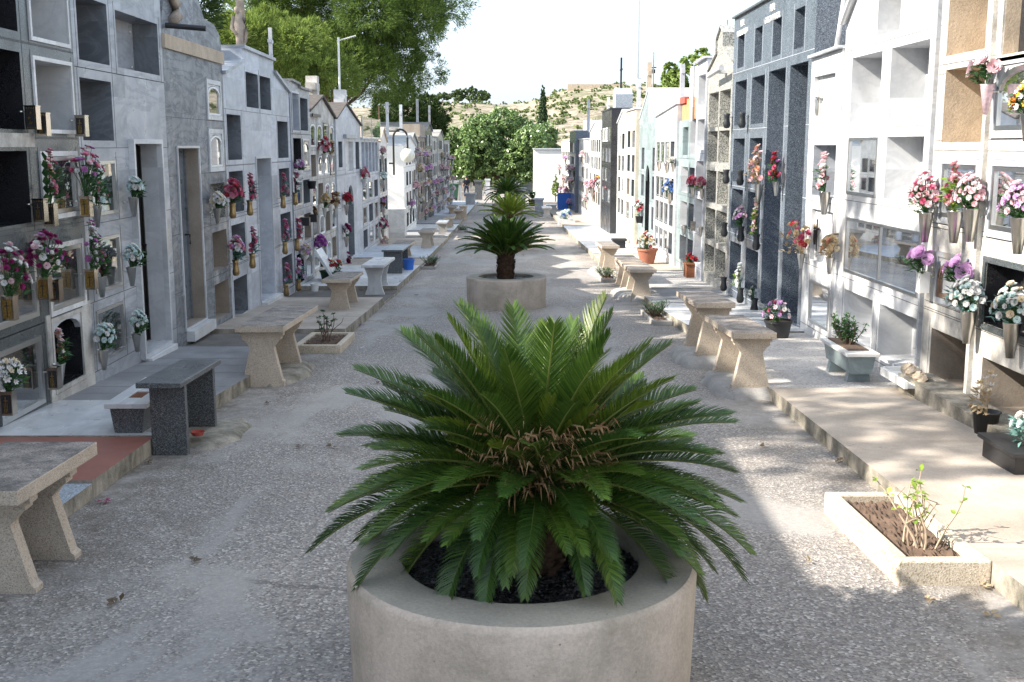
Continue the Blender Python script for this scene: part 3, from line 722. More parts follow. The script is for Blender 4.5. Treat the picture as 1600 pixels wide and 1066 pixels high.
WD = dict(m='mar_dim', bm='mar_dim', gm='white', arch=.1, am='mar_grey', w=.03)
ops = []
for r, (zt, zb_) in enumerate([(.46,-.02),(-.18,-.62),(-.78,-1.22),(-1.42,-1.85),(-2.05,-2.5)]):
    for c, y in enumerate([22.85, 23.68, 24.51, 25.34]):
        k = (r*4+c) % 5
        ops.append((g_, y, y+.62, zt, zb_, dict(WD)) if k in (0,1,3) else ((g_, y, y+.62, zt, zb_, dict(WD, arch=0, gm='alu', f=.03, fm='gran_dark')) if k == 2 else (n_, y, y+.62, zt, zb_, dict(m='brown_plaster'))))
block(-1, 'tomb_block', 'weathered white tomb block crowded with arched doors and empty black pots', 22.65, 26.05,
  [(22.65,.66),(24.35,1.02),(26.05,.62)], M['stain_wall'], ops, off=-.02, roof=('tile_roof',.05,.06))
bb = bpy.data.objects['tomb_block.007']; s_ = MB(); s_.box(-3.88,-3.86,22.9,23.9,.58,.64); s_.build('name_plate', M['dark_metal'], bb)
s_ = MB(); s_.box(-4.35,-4.1,25.0,25.25,.9,1.5); s_.box(-4.33,-4.12,24.8,25.45,1.2,1.35); s_.build('cross', M['stain_wall'], bb)
block(-1, 'tomb_block', 'small white gabled chapel tomb with a tall arched doorway', 26.05, 30.5,
  [(26.05,.60),(27.7,1.0),(30.5,.52)], M['mar_blue'], [
  (n_,26.4,27.0,.1,-.5,DN),(n_,27.5,28.9,.1,-.62,dict(m='mar_clean',bm='mar_clean',d=.1)),(n_,29.4,30.1,.1,-.6,DN),
  ('d',27.7,28.8,-.95,-2.75,dict(m='mar_dim',d=.4,arch=.5,am='mar_blue',dm='alu'))], roof=('tile_roof',.04,.05), off=.02)
bb = bpy.data.objects['tomb_block.008']; s_ = MB(); s_.box(-3.88,-3.80,27.2,29.6,.18,.27); s_.build('lintel', M['mar_grey'], bb)
s_ = MB(); s_.box(-4.5,-4.2,30.0,30.3,.6,1.45); s_.box(-4.48,-4.22,29.85,30.45,1.1,1.2); s_.build('cross', M['mar_white'], bb)
ops = []
for c, y in enumerate([30.8,31.6,32.4,33.2,34.0]):
    ops.append((n_, y, y+.62, .1, -.75, dict(m='mar_blue',d=.2)))
for zt in (-1.0,-1.65,-2.3):
    for y in (30.8,32.2,33.6):
        ops.append((n_ if (y+zt)%2 < 1 else g_, y, y+.9, zt, zt-.5, DN if (y+zt)%2 < 1 else G2))
block(-1, 'tomb_block', 'pale blue pillared tomb block under a green glass parapet', 30.5, 35.0, [(30.5,.18),(35.0,.18)], M['mar_blue'], ops, roof=('mar_white',.05,.08))
bb = bpy.data.objects['tomb_block.009']; s_ = MB(); s_.box(-3.86,-3.84,30.6,34.9,.24,.78); s_.build('glass_parapet', M['balus'], bb)
s_ = MB()
for y in (30.58,32.7,34.92): s_.box(-3.87,-3.83,y-.02,y+.02,.235,.80)
s_.build('parapet_post', M['alu'], bb)
ops = [(g_ if k%2 else n_, 35.1+.75*(k%3), 35.7+.75*(k%3), -.4-.6*(k//3), -.85-.6*(k//3), G2 if k%2 else DN) for k in range(12)]
block(-1, 'tomb_block', 'low cream gabled tomb block at the gap before the lamp', 35.0, 37.4, [(35.0,.10),(36.2,.55),(37.4,.10)], M['whitewash'], ops, roof=('old_plaster',.04,.05))
def grid_ops(ys, zs, rnd, h=.5, w_=.75, d1=None):
    out = []
    for y in ys:
        for z in zs:
            k = rnd.random()
            o = dict(m=rnd.choice(['mar_dim','gran_dark','mar_grey','brown_plaster']), bm=rnd.choice(['mar_dim','gran_black','mar_grey']))
            if k < .4: out.append((g_, y, y+w_, z, z-h, dict(o, gm=rnd.choice(['alu','white','silver']), w=.04)))
            else: out.append((n_, y, y+w_, z, z-h, o))
    return out
rr = random.Random(11)
# beyond the gap
block(-1, 'tomb_block', 'bright white rendered tomb block standing just behind the round lamp', 40.6, 46.0, [(40.6,.0),(43.3,.35),(46.0,.0)], M['lime_wall'],
  grid_ops([41.6,42.9,44.2,45.1], [-.2,-.95,-1.7,-2.45], rr), off=.25, roof=('mar_white',.05,.06))
far = [(46.0,50.2,.12,'mar_grey','grey marble tomb block past the round lamp'),(50.2,54.5,.40,'brown_plaster','brown tomb block with a dark box on its roof in the far left row'),
  (54.5,59.5,.72,'gran_dark','dark granite tomb block rising over its neighbours in the far left row'),(59.5,64.5,.45,'mar_white','white marble tomb block in the far left row'),
  (64.5,70.5,.50,'gran_grey','speckled grey tomb block second from the end of the left row'),(70.5,78.0,.30,'mar_grey','last tomb block of the left row, beside the green bin')]
for i, (a, b, zt, wm, lab) in enumerate(far):
    n = int((b-a-.3)/1.0)
    block(-1, 'tomb_block', lab, a, b, [(a,zt),(b,zt)] if i % 2 else [(a,zt),((a+b)/2,zt+.4),(b,zt)], M[wm],
      grid_ops([a+.2+k*(b-a-.3)/n for k in range(n)], [zt-.2-.68*k for k in range(5)], rr), off=.03*(i%3), roof=('cement',.05,.07))
bb = bpy.data.objects['tomb_block.013']; s_ = MB(); s_.box(-4.6,-3.8,50.6,53.8,.45,.95); s_.build('roof_box', M['brown_plaster'], bb)

# ---- the right row (in sun)
OB = dict(m='old_plaster', bm='old_plaster', d=.5)
block(1, 'tomb_block', 'tall plastered tomb row at the near right edge of the street', 1.0, 6.9, [(1.0,1.9),(6.9,1.9)], M['stain_wall'],
  [(n_,y,y+.8,zt,zt-.6,OB) for y in (3.5,4.5,5.5) for zt in (.74,-.03,-.8)])
PG = dict(m='mar_dim', bm='gran_dark', gm='alu', deco='things', w=.035)
block(1, 'tomb_block', 'crumbling beige and white plastered tomb block, nearest on the right', 6.9, 10.32, [(6.9,2.1),(10.32,2.1)], M['stain_wall'], [
  (n_,9.36,10.18,1.5,.78,OB),(n_,9.26,10.16,.66,.03,OB),(g_,9.34,10.06,-.16,-.62,dict(PG,f=.06,fm='mar_grey')),
  (g_,9.30,10.02,-.98,-1.34,dict(PG,arch=.14,am='mar_grey',gm='rust',f=.05,fm='mar_grey')),(n_,9.28,10.10,-1.64,-2.12,dict(m='brown_plaster',d=.6)),
  (n_,8.2,9.02,1.5,.70,dict(m='old_plaster',bm='gran_black',d=.12,f=.05,fm='stain_wall')),(g_,8.22,9.06,.62,.12,dict(PG,arch=.14,am='mar_white',f=.06,fm='mar_white')),
  (g_,8.2,9.02,-.16,-.66,dict(PG,f=.06,fm='mar_grey')),(n_,8.2,9.02,-.93,-1.42,dict(m='gran_black',bm='gran_black',d=.2,f=.05,fm='gran_dark',deco='celtic',cy=.6)),
  (n_,8.2,8.98,-1.70,-2.12,dict(m='brown_plaster',d=.6)),
  (n_,7.1,7.95,.66,.03,OB),(g_,7.1,7.95,-.16,-.66,PG),(g_,7.1,7.95,-.98,-1.4,PG)], cat='tomb block')
bb = [o for o in bpy.data.objects if o.get('label','').startswith('crumbling beige')][0]
s_ = MB(); s_.box(3.60,3.9,6.9,10.05,g(10)+.0,g(8.5)+.22); s_.build('plinth', M['kerb'], bb)
s_ = MB(); s_.box(3.86,3.9,9.16,9.22,-2.2,1.9); s_.build('pier', M['stain_wall'], bb)
SN = dict(m='mar_white', bm='mar_white', d=.36, deco='knobs')
WG = dict(m='mar_grey', bm='mar_white', gm='alu', w=.03)
def lab(s): return [o for o in bpy.data.objects if o.get('label','').startswith(s)][0]
block(1, 'tomb_block', 'big white marble gabled tomb block with deep empty niches on the right', 10.32, 13.22,
  [(10.32,1.55),(11.7,2.45),(13.22,1.37)], M['mar_clean'], [
  (n_,11.42,12.12,1.72,1.13,SN),(n_,10.58,11.62,.97,.26,SN),(n_,11.90,12.92,.97,.26,SN),(n_,10.58,11.62,.09,-.54,SN),(g_,11.87,12.88,.09,-.54,dict(WG,deco='cross')),
  (g_,10.50,12.82,-.80,-1.42,dict(WG,split=1,m='mar_sea',bm='mar_sea')),(n_,10.47,11.55,-1.62,-2.16,SN),(n_,11.78,12.78,-1.62,-2.16,SN)], roof=('mar_white',.06,.05))
s_ = MB(); s_.box(3.86,3.9,10.33,10.37,-2.3,1.5); s_.build('edge_strip', M['mar_grey'], lab('big white marble'))
s_ = MB(); s_.tube([(3.84,13.2,1.38),(3.84,12.7,1.78)], .035, 8); s_.build('moulding', M['mar_white'], lab('big white marble'))
block(1, 'tomb_block', 'narrow white tomb block with crucifix panels beside the blue granite', 13.22, 14.52, [(13.22,1.10),(14.52,1.08)], M['mar_clean'], [
  (n_,13.45,14.36,.85,.15,dict(m='mar_white',bm='mar_clean',d=.06,deco='cross',cy=.85)),(n_,13.28,14.25,.01,-.61,dict(m='mar_grey',bm='mar_grey',d=.3)),
  (n_,13.28,14.2,-.78,-1.42,dict(m='mar_white',bm='mar_clean',d=.05,deco='cross',cy=.8,cm='dark_metal')),(g_,13.2+.06,14.12,-1.67,-2.2,WG)], off=.03, roof=('mar_grey',.04,.06))
s_ = MB(); s_.box(5.0,5.5,13.3,14.5,1.05,2.2,0); s_.box(4.6,5.0,13.9,14.5,1.05,2.0,0); s_.build('rough_wall', M['old_plaster'], lab('narrow white tomb block'))
s_ = MB(); s_.tube([(4.0,13.95,1.1),(4.05,13.6,2.4)], .03, 8); s_.tube([(4.03,13.9,1.85),(4.03,13.55,1.95)], .05, 8); s_.build('cross', M['mar_white'], lab('narrow white tomb block'))
BG = dict(m='gran_blue', bm='gran_blue', d=.4)
ops = [(n_,15.08,15.58,1.80,1.28,BG),(n_,16.33,16.83,1.80,1.28,BG),(n_,17.53,18.03,1.80,1.28,BG),(n_,18.83,19.33,1.80,1.28,BG)]
for zt, zb_ in [(1.06,.34),(.12,-.60),(-.72,-1.40),(-1.62,-2.28)]:
    ops += [(n_,17.25,18.14,zt,zb_,BG),(n_,18.53,19.43,zt,zb_,BG)]
ops += [(n_,15.98,16.98,1.08,-2.36,dict(BG,d=.55,deco='cross',cy=.25,cm='brass')),('d',14.80,15.72,1.08,-2.36,dict(BG,d=.5,dm='dark_metal'))]
block(1, 'tomb_block', 'large blue black granite tomb block with white lettering, tallest on the right', 14.52, 19.68, [(14.52,2.14),(19.68,2.12)], M['gran_blue'], ops, jm='mar_blue', roof=('gran_bench',.03,.05))
bb = lab('large blue black'); 
for y, t1, t2 in ((19.0,'FLIA.','PEREZ GARCIA'),(16.9,'FLIA.','GARCIA MAYOR'),(15.55,'FLIA.','')):
    for k, t in enumerate((t1, t2)):
        if not t: continue
        cu = bpy.data.curves.new('lettering','FONT'); cu.body = t; cu.size = .15 if k == 0 else .125; cu.extrude = .004; cu.align_x = 'CENTER'
        o = bpy.data.objects.new('lettering', cu); sc.collection.objects.link(o)
        bpy.context.view_layer.update()
        me = bpy.data.meshes.new_from_object(o); bpy.data.objects.remove(o)
        o = obj('lettering', me, bb, (-.006, y-bb.location.y, (2.0 if k == 0 else 1.86)-.06-bb.location.z), (math.pi/2, 0, -math.pi/2)); me.materials.clear(); me.materials.append(M['white'])
gg = dict(m='gran_grey', bm='gran_grey', d=.34)
ops = [(n_,y,y+.98,zt,zt-h,gg) for y in (19.82,20.92) for zt, h in ((.98,.64),(.27,.57),(-.46,.60),(-1.17,.60),(-1.87,.56))]
block(1, 'tomb_block', 'grey speckled granite tomb block with a stepped pointed gable', 19.68, 22.05, [(19.68,1.42),(20.5,1.72),(20.501,1.96),(20.85,2.12),(21.2,1.92),(21.201,1.66),(22.05,1.40)], M['gran_grey'], ops, jm='cement', roof=('gran_grey',.03,.04))
s_ = MB(); s_.tube([(3.7,19.7,1.32),(3.7,20.9,1.26)], .05, 10); s_.box(3.70,3.9,20.2,20.35,1.26,1.32); s_.build('stone_bar', M['mar_white'], lab('grey speckled granite'))
pw = dict(m='mar_white', bm='mar_blue', d=.34)
block(1, 'tomb_block', 'narrow pale blue marble tomb block with a column of open niches', 22.05, 23.15, [(22.05,1.66),(23.15,1.62)], M['mar_blue'],
  [(n_,22.15,22.98,zt,zt-.6,pw) for zt in (1.38,.52,-.3,-1.05,-1.75)], off=.03, roof=('mar_white',.04,.08))
ops = [(n_,23.3,24.0,.55,-.2,pw),(n_,23.3,24.0,-.45,-1.0,DN),(n_,23.3,24.0,-1.2,-1.75,DN),(n_,23.3,24.0,-1.95,-2.5,DN),
  (n_,24.2,25.1,-.45,-1.0,pw),(n_,24.2,25.1,-1.2,-1.75,pw),(n_,24.2,25.1,-1.95,-2.5,DN)]
block(1, 'tomb_block', 'pale green marble tomb block below an orange brick box', 23.15, 25.6, [(23.15,.55),(25.6,.55)], M['mar_sea'], ops+[(n_,24.3,25.0,.4,-.2,dict(m='mar_sea'))], off=0)
bb = lab('pale green marble tomb block below'); s_ = MB(); s_.box(3.95,6,23.2,25.55,.55,1.0,0); s_.build('brick_wall', M['orange'], bb)
s_ = MB(); s_.box(4.0,6,23.2,24.9,1.0,1.65); s_.build('water_tank', M['mar_clean'], bb)
s_ = MB(); s_.box(3.9,4.3,24.9,25.6,.92,1.06); s_.build('brick_cap', M['redbrick'], bb)
s_ = MB(); s_.tube([(3.84,23.5,.5),(3.84,23.5,1.6)], .05, 8); s_.build('post', M['mar_white'], bb)
ops = []
for y in (25.9,26.7,27.5,28.3):
    for zt in (.1,-.75,-1.35,-2.0): ops.append((g_ if y > 26.5 else n_, y, y+.6, zt, zt-.5, dict(WG, m='mar_dim', bm='mar_dim')))
block(1, 'tomb_block', 'white walled tomb block with silver vases beside the green gable', 25.6, 29.25, [(25.6,.92),(29.25,.72)], M['mar_white'], ops, off=.05, roof=('mar_white',.03,.05))
ops = [(n_,29.5,30.1,zt,zt-.6,dict(m='mar_dim')) for zt in (-.05,-.8,-1.6)]+[('d',30.6,31.5,-.5,-2.85,dict(m='gran_black',d=.4,arch=.45,am='mar_sea',dm='dark_metal'))]+[(n_,31.9,32.5,zt,zt-.6,dict(m='mar_dim')) for zt in (-.05,-.8,-1.6)]
block(1, 'tomb_block', 'pale green gabled chapel tomb with a tall narrow black doorway', 29.25, 33.2, [(29.25,.72),(31.2,1.50),(33.2,.74)], M['mar_sea'], ops, off=.0, roof=('mar_white',.06,.02))
rr = random.Random(5)
rest = [(33.2,36.0,1.05,'old_cream','cream tomb block past the green gable, with a slit window'),(36.0,39.6,1.0,'mar_clean','white gabled tomb block beside the black polished one'),
  (39.6,43.5,1.25,'gran_black','black polished granite tomb block standing tall in the far right row'),(46.0,52.0,.85,'mar_clean','far white tomb block past the black polished one'),
  (52.0,58.5,.30,'mar_white','white marble tomb block beside the blue barrier'),(58.5,64.0,.75,'gran_blue','dark blue tomb block hung with flowers behind the blue barrier'),
  (64.0,76.0,.25,'whitewash','last tomb block of the right row, white, with a raised box')]
for i, (a, b, zt, wm, lb) in enumerate(rest):
    n = max(2, int((b-a-.3)/1.0))
    pr = [(a,zt-.25),((a+b)/2,zt+.15),(b,zt-.25)] if i in (1,3) else [(a,zt),(b,zt)]
    block(1, 'tomb_block', lb, a, b, pr, M[wm], grid_ops([a+.2+k*(b-a-.3)/n for k in range(n)], [zt-.6-.72*k for k in range(4)], rr), off=[.10,.0,.22,.05,.12,.3,.15][i], roof=('gran_black' if wm=='gran_black' else 'mar_white',.05,.05))
bb = lab('black polished'); s_ = MB(); s_.box(3.9,4.5,40.5,41.6,1.3,1.8); s_.prism([(40.5,1.8),(41.6,1.8),(41.05,2.05)],0,3.9,4.5); s_.build('turret', M['gran_pale'], bb)
s_ = MB(); s_.box(4.1,4.16,41.0,41.06,2.0,3.1); s_.box(4.1,4.16,40.8,41.26,2.65,2.71); s_.build('cross', M['dark_metal'], bb)
bb = lab('last tomb block of the right'); s_ = MB(); s_.box(4.4,6,66,70,.25,.9); s_.box(4.7,5.8,66.5,69,.9,1.5); s_.build('roof_box', M['whitewash'], bb)

# white end wall of the cross street, facing the camera
e = thing('cemetery_wall', 'blank white wall facing the camera at the end of the right row', 'wall', (6.0,80.5,g(80)))
s_ = MB(); s_.box(2.0,8.0,80.4,82.0,g(82)-.2,-.25); s_.build('wall', M['lime_wall'], e)
s_ = MB(); s_.box(1.95,8.05,80.3,82.05,-.25,-.17); s_.build('coping', M['mar_white'], e)
e = thing('niche_wall', 'long shaded niche wall behind the round leafy tree', 'wall', (-1,120,g(120)))
s_ = MB(); s_.box(-16,14,121,123,g(120)-.3,-2.0)
for i in range(26):
    for k in range(3):
        s_.box(-15.6+i*1.1,-14.9+i*1.1,120.93,121,-4.2+.75*k,-3.65+.75*k,1 if (i+k)%3 else 2)
s_.build('wall', [M['cement'], M['gran_black'], M['mar_grey']], e)
# ================================================================ benches
def bench(x0, x1, y0, y1, legs, label, h=.58, th=.062, legm='terr', topm='terr_top', style='stone', sgn=1, zoff=0.0, group='stone benches along the kerbs'):
    xc = (x0+x1)/2; yc = (y0+y1)/2; zg = g(yc)+zoff; W = x1-x0
    root = thing('bench', label, 'bench', (xc, yc, zg), 0, group)
    zt = zg+h; s = MB()
    sl = (g(y1)-g(y0))/(y1-y0)
    def zz(y): return zt+sl*(y-yc)
    n = len(s.v)
    for z_ in (-th, 0):
        for (x,y) in ((x0,y0),(x1,y0),(x1,y1),(x0,y1)): s.v.append((x,y,zz(y)+z_))
    for i, q in enumerate([(0,3,2,1),(4,5,6,7),(0,1,5,4),(1,2,6,5),(2,3,7,6),(3,0,4,7)]):
        s.f.append(tuple(n+k for k in q)); s.m.append(1 if i == 1 else 0)
    s.build('seat', [M[legm], M[topm]], root, bevel=.006)
    for ly in legs:
        l = MB(); z1 = zz(ly)-th-.001; z0 = g(ly)-.05+max(0,zoff); H = z1-z0; hw = W/2
        if style == 'stone':
            half = [(.90,1),(.90,.93),(.80,.93),(.80,.87),(.66,.83),(.50,.74),(.50,.71),(.80,.17),(.88,.14),(.88,0)]
            P = [(xc+hw*a, z0+H*b) for a, b in half]+[(xc-hw*a, z0+H*b) for a, b in reversed(half)]
            l.prism(P, 1, ly-.045, ly+.045)
        elif style == 'slab': l.box(x0+.03, x1-.03, ly-.03, ly+.03, z0, z1)
        elif style == 'curve':
            P = []
            for k in range(13):
                b = 1-k/12; a = .9-.34*math.sin(math.pi*min(1,(1-b)*1.15)); P.append((xc+hw*a, z0+H*b))
            P = P+[(2*xc-p[0],p[1]) for p in reversed(P)]
            l.prism(P, 1, ly-.04, ly+.04)
        l.build('leg', M[legm], root, bevel=.005)
    return root
bench(-2.76,-2.25,4.97,5.99,[5.2,5.7],'large weathered terrazzo bench nearest the camera on the left', h=.57, th=.075)
bench(-2.64,-2.32,7.82,8.98,[8.05,8.85],'polished dark granite bench with slab legs beside the white topped flower trough', legm='gran_bench', topm='gran_bench', style='slab', h=.58, th=.04)
bench(-2.66,-2.18,10.85,12.9,[10.98,12.0],'pale terrazzo bench just before the square bed with dark rose cuttings on the left', h=.60, zoff=.02)
bench(-2.78,-2.35,16.8,18.45,[17.12,18.1],'rough topped terrazzo bench on the beige slab before the white marble bench', h=.56, zoff=.05, th=.05)
bench(-2.58,-2.17,19.9,21.9,[20.2,21.2],'white marble bench with curved legs on the left kerb', legm='mar_clean', topm='mar_clean', style='curve', h=.60, th=.05)
bench(-2.62,-2.17,23.6,25.6,[23.75,25.2],'dark blue granite bench with slab legs, blue bucket behind it', legm='gran_bench', topm='gran_pale', style='slab', h=.58, th=.04, zoff=.05)
bench(-2.85,-2.38,27.6,29.6,[28,29.2],'dull brown terrazzo bench on the beige patch behind the blue bucket', h=.5)
bench(-2.50,-2.08,32.1,34.0,[32.3,33.5],'terrazzo bench by the kerb at the start of the sunlit strip, left side', h=.62)
bench(-2.42,-2.04,39.0,41.0,[39.3,40.5],'grey stone bench on the white slab under the round lamp', h=.56, legm='cement', topm='mar_grey', style='curve')
bench(-2.45,-2.05,44.0,46.0,[44.4,45.5],'small terrazzo bench one behind the bench under the round lamp', h=.5)
bench(-2.35,-1.95,50.5,52.5,[50.9,52.2],'short beige bench before the far left grave beds', h=.56)
bench(-3.0,-2.5,57,59.5,[57.5,59],'small low bench of the far left, beyond the short beige one', h=.5)
bench(2.11,2.52,10.25,11.75,[10.38,11.3],'dark topped terrazzo bench nearest on the right, on a cement pad', h=.54, zoff=.09)
bench(2.07,2.50,12.05,13.5,[12.2,12.95],'terrazzo bench second on the right, pad against the polished marble slab', h=.60, zoff=.13, topm='terr_top')
bench(2.14,2.60,19.2,20.75,[19.45,20.35],'sunlit beige terrazzo bench in the middle of the right row', h=.58, topm='terr')
bench(2.20,2.62,21.35,23.0,[21.7,22.6],'shaded terrazzo bench directly behind the sunlit beige one', h=.56)
bench(2.10,2.50,24.5,26.3,[24.8,25.9],'tall narrow terrazzo bench beside the small square bed on the right', h=.66)
for k, (x, y, lb) in enumerate([(2.5,49,'bright low bench before the blue and white flower box'),(2.05,56.5,'sunlit bench left of the blue barrier')]):
    bench(x-.25,x+.25,y-.8,y+.8,[y-.5,y+.5], lb, legm='mar_clean', topm='mar_clean', h=.5)
# stone pedestals with pots, far right
for (u,v,w_,h_,y,lb,pot) in [(795,300,26,16,62,'','') ,(823,290,22,30,58,'white block pedestal under a bushy potted plant at the end of the street','terracotta'),(823+16,300,0,0,0,'',''),(801+20,0,0,0,0,'','')]: pass
def pedestal(u, v, wpx, hpx, label, mat='mar_clean', name='pedestal'):
    x, y, z = at_ground(u, v); s = y/F_PX; W = wpx*s; H = hpx*s
    r = thing(name, label, 'pedestal', (x,y,z)); b = MB(); b.box(x-W*.4,x+W*.4,y-W*.4,y+W*.4,z-.1,z+H*.9); b.build('shaft', M[mat], r)
    b = MB(); b.box(x-W*.5,x+W*.5,y-W*.5,y+W*.5,z+H*.9,z+H); b.build('cap', M[mat], r); return (x,y,z+H,s)

# ================================================================ round planters and sago palms
def planter(x, y, r, h, label, seed=0):
    z = g(y); root = thing('round_planter', label, 'planter', (x,y,z), 0, 'round planters down the middle of the street')
    m = MB(); ri = r*.676
    m.lathe([(r*.965,-.15),(r*.975,.0),(r*.99,h*.5),(r,h-.03),(r-.004,h-.012),(r-.018,h-.001)], (x,y,z), 72, 0)
    m.lathe([(r-.018,h-.001),(ri+.012,h+.001),(ri,h-.006),(ri-.002,h-.12)], (x,y,z), 72, 1)
    m.build('basin', [M['concrete'], M['conc_rim']], root, smooth=True).modifiers.new('e','EDGE_SPLIT').split_angle = R(50)
    p = MB(); p.lathe([(.001,h-.035),(ri*.5,h-.04),(ri+.001,h-.05)], (x,y,z), 48); 
    rd = random.Random(seed)
    for k in range(1500 if y < 8 else 250):
        a = rd.uniform(0,6.283); q = ri*.98*math.sqrt(rd.random()); c = Vector((x+q*math.cos(a), y+q*math.sin(a), z+h-.045+.008*rd.random()+.008*(1-q/ri)))
        s_ = rd.uniform(.006,.013); t = rd.uniform(0,3.14); ex = Vector((math.cos(t),math.sin(t),rd.uniform(-.4,.4)))*s_*1.5; ey = Vector((-math.sin(t),math.cos(t),rd.uniform(-.4,.4)))*s_; ez = Vector((0,0,s_*.6))
        n = len(p.v); p.v += [tuple(c+e_) for e_ in (ex,ey,-ex,-ey,ez)]
        for q4 in ((0,1,4),(1,2,4),(2,3,4),(3,0,4)): p.f.append(tuple(n+i for i in q4)); p.m.append(0)
    p.build('pebbles', M['pebble'], root)
    return z+h
def frond_mesh(name, Lf, el0, droop, nl, lw, lmax, mats, seed, side_bend=0.0, young=False):
    rd = random.Random(seed); mb = MB(); NS = 28; pts = [Vector((.02,0,0))]; tang = []
    for i in range(NS):
        t = i/(NS-1); el = el0-droop*(t**1.3); yaw_ = side_bend*t*t
        d = Vector((math.cos(el)*math.cos(yaw_), math.cos(el)*math.sin(yaw_), math.sin(el))); tang.append(d); pts.append(pts[-1]+d*(Lf/NS))
    tang.append(tang[-1])
    rs = [.0085*(1-.8*i/NS)*(1 if not young else .8) for i in range(NS+1)]
    mb.tube(pts, rs, 5, 1)
    for sgn in (-1,1):
        for k in range(nl):
            t = .10+.895*(k+rd.uniform(-.2,.2))/nl
            f = t*NS; i = int(min(NS-1, max(0, f))); fr = f-i
            p = pts[i].lerp(pts[i+1], fr); T = tang[i]
            S = Vector((0,0,1)).cross(T); S = S.normalized() if S.length > .05 else Vector((0,1,0)); N = T.cross(S)
            prof = min(1, (t-.06)/.16)**.7*(1-max(0,(t-.62)/.38)**1.8*.72)
            ll = lmax*prof*rd.uniform(.93,1.05)
            sw = R(72-38*t+rd.uniform(-4,4)); va = R((34 if not young else 62)-12*t+rd.uniform(-6,6))
            d = T*math.cos(sw)+(S*sgn*math.cos(va)+N*math.sin(va))*math.sin(sw)
            d2 = (d*.86+T*.22-Vector((0,0,.16))).normalized()
            wv = (T-d*T.dot(d)).normalized()*lw*.5
            a = p+N*.003; b = a+d*ll*.55; c = b+d2*ll*.45
            n = len(mb.v); mb.v += [tuple(a-wv*.8),tuple(a+wv*.8),tuple(b+wv),tuple(b-wv),tuple(c)]
            mb.f += [(n,n+1,n+2,n+3),(n+3,n+2,n+4)]; mb.m += [0,0]
    me = bpy.data.meshes.new(name); me.from_pydata(mb.v, [], mb.f)
    for mm in mats: me.materials.append(mm)
    me.polygons.foreach_set('material_index', mb.m); me.update(); return me
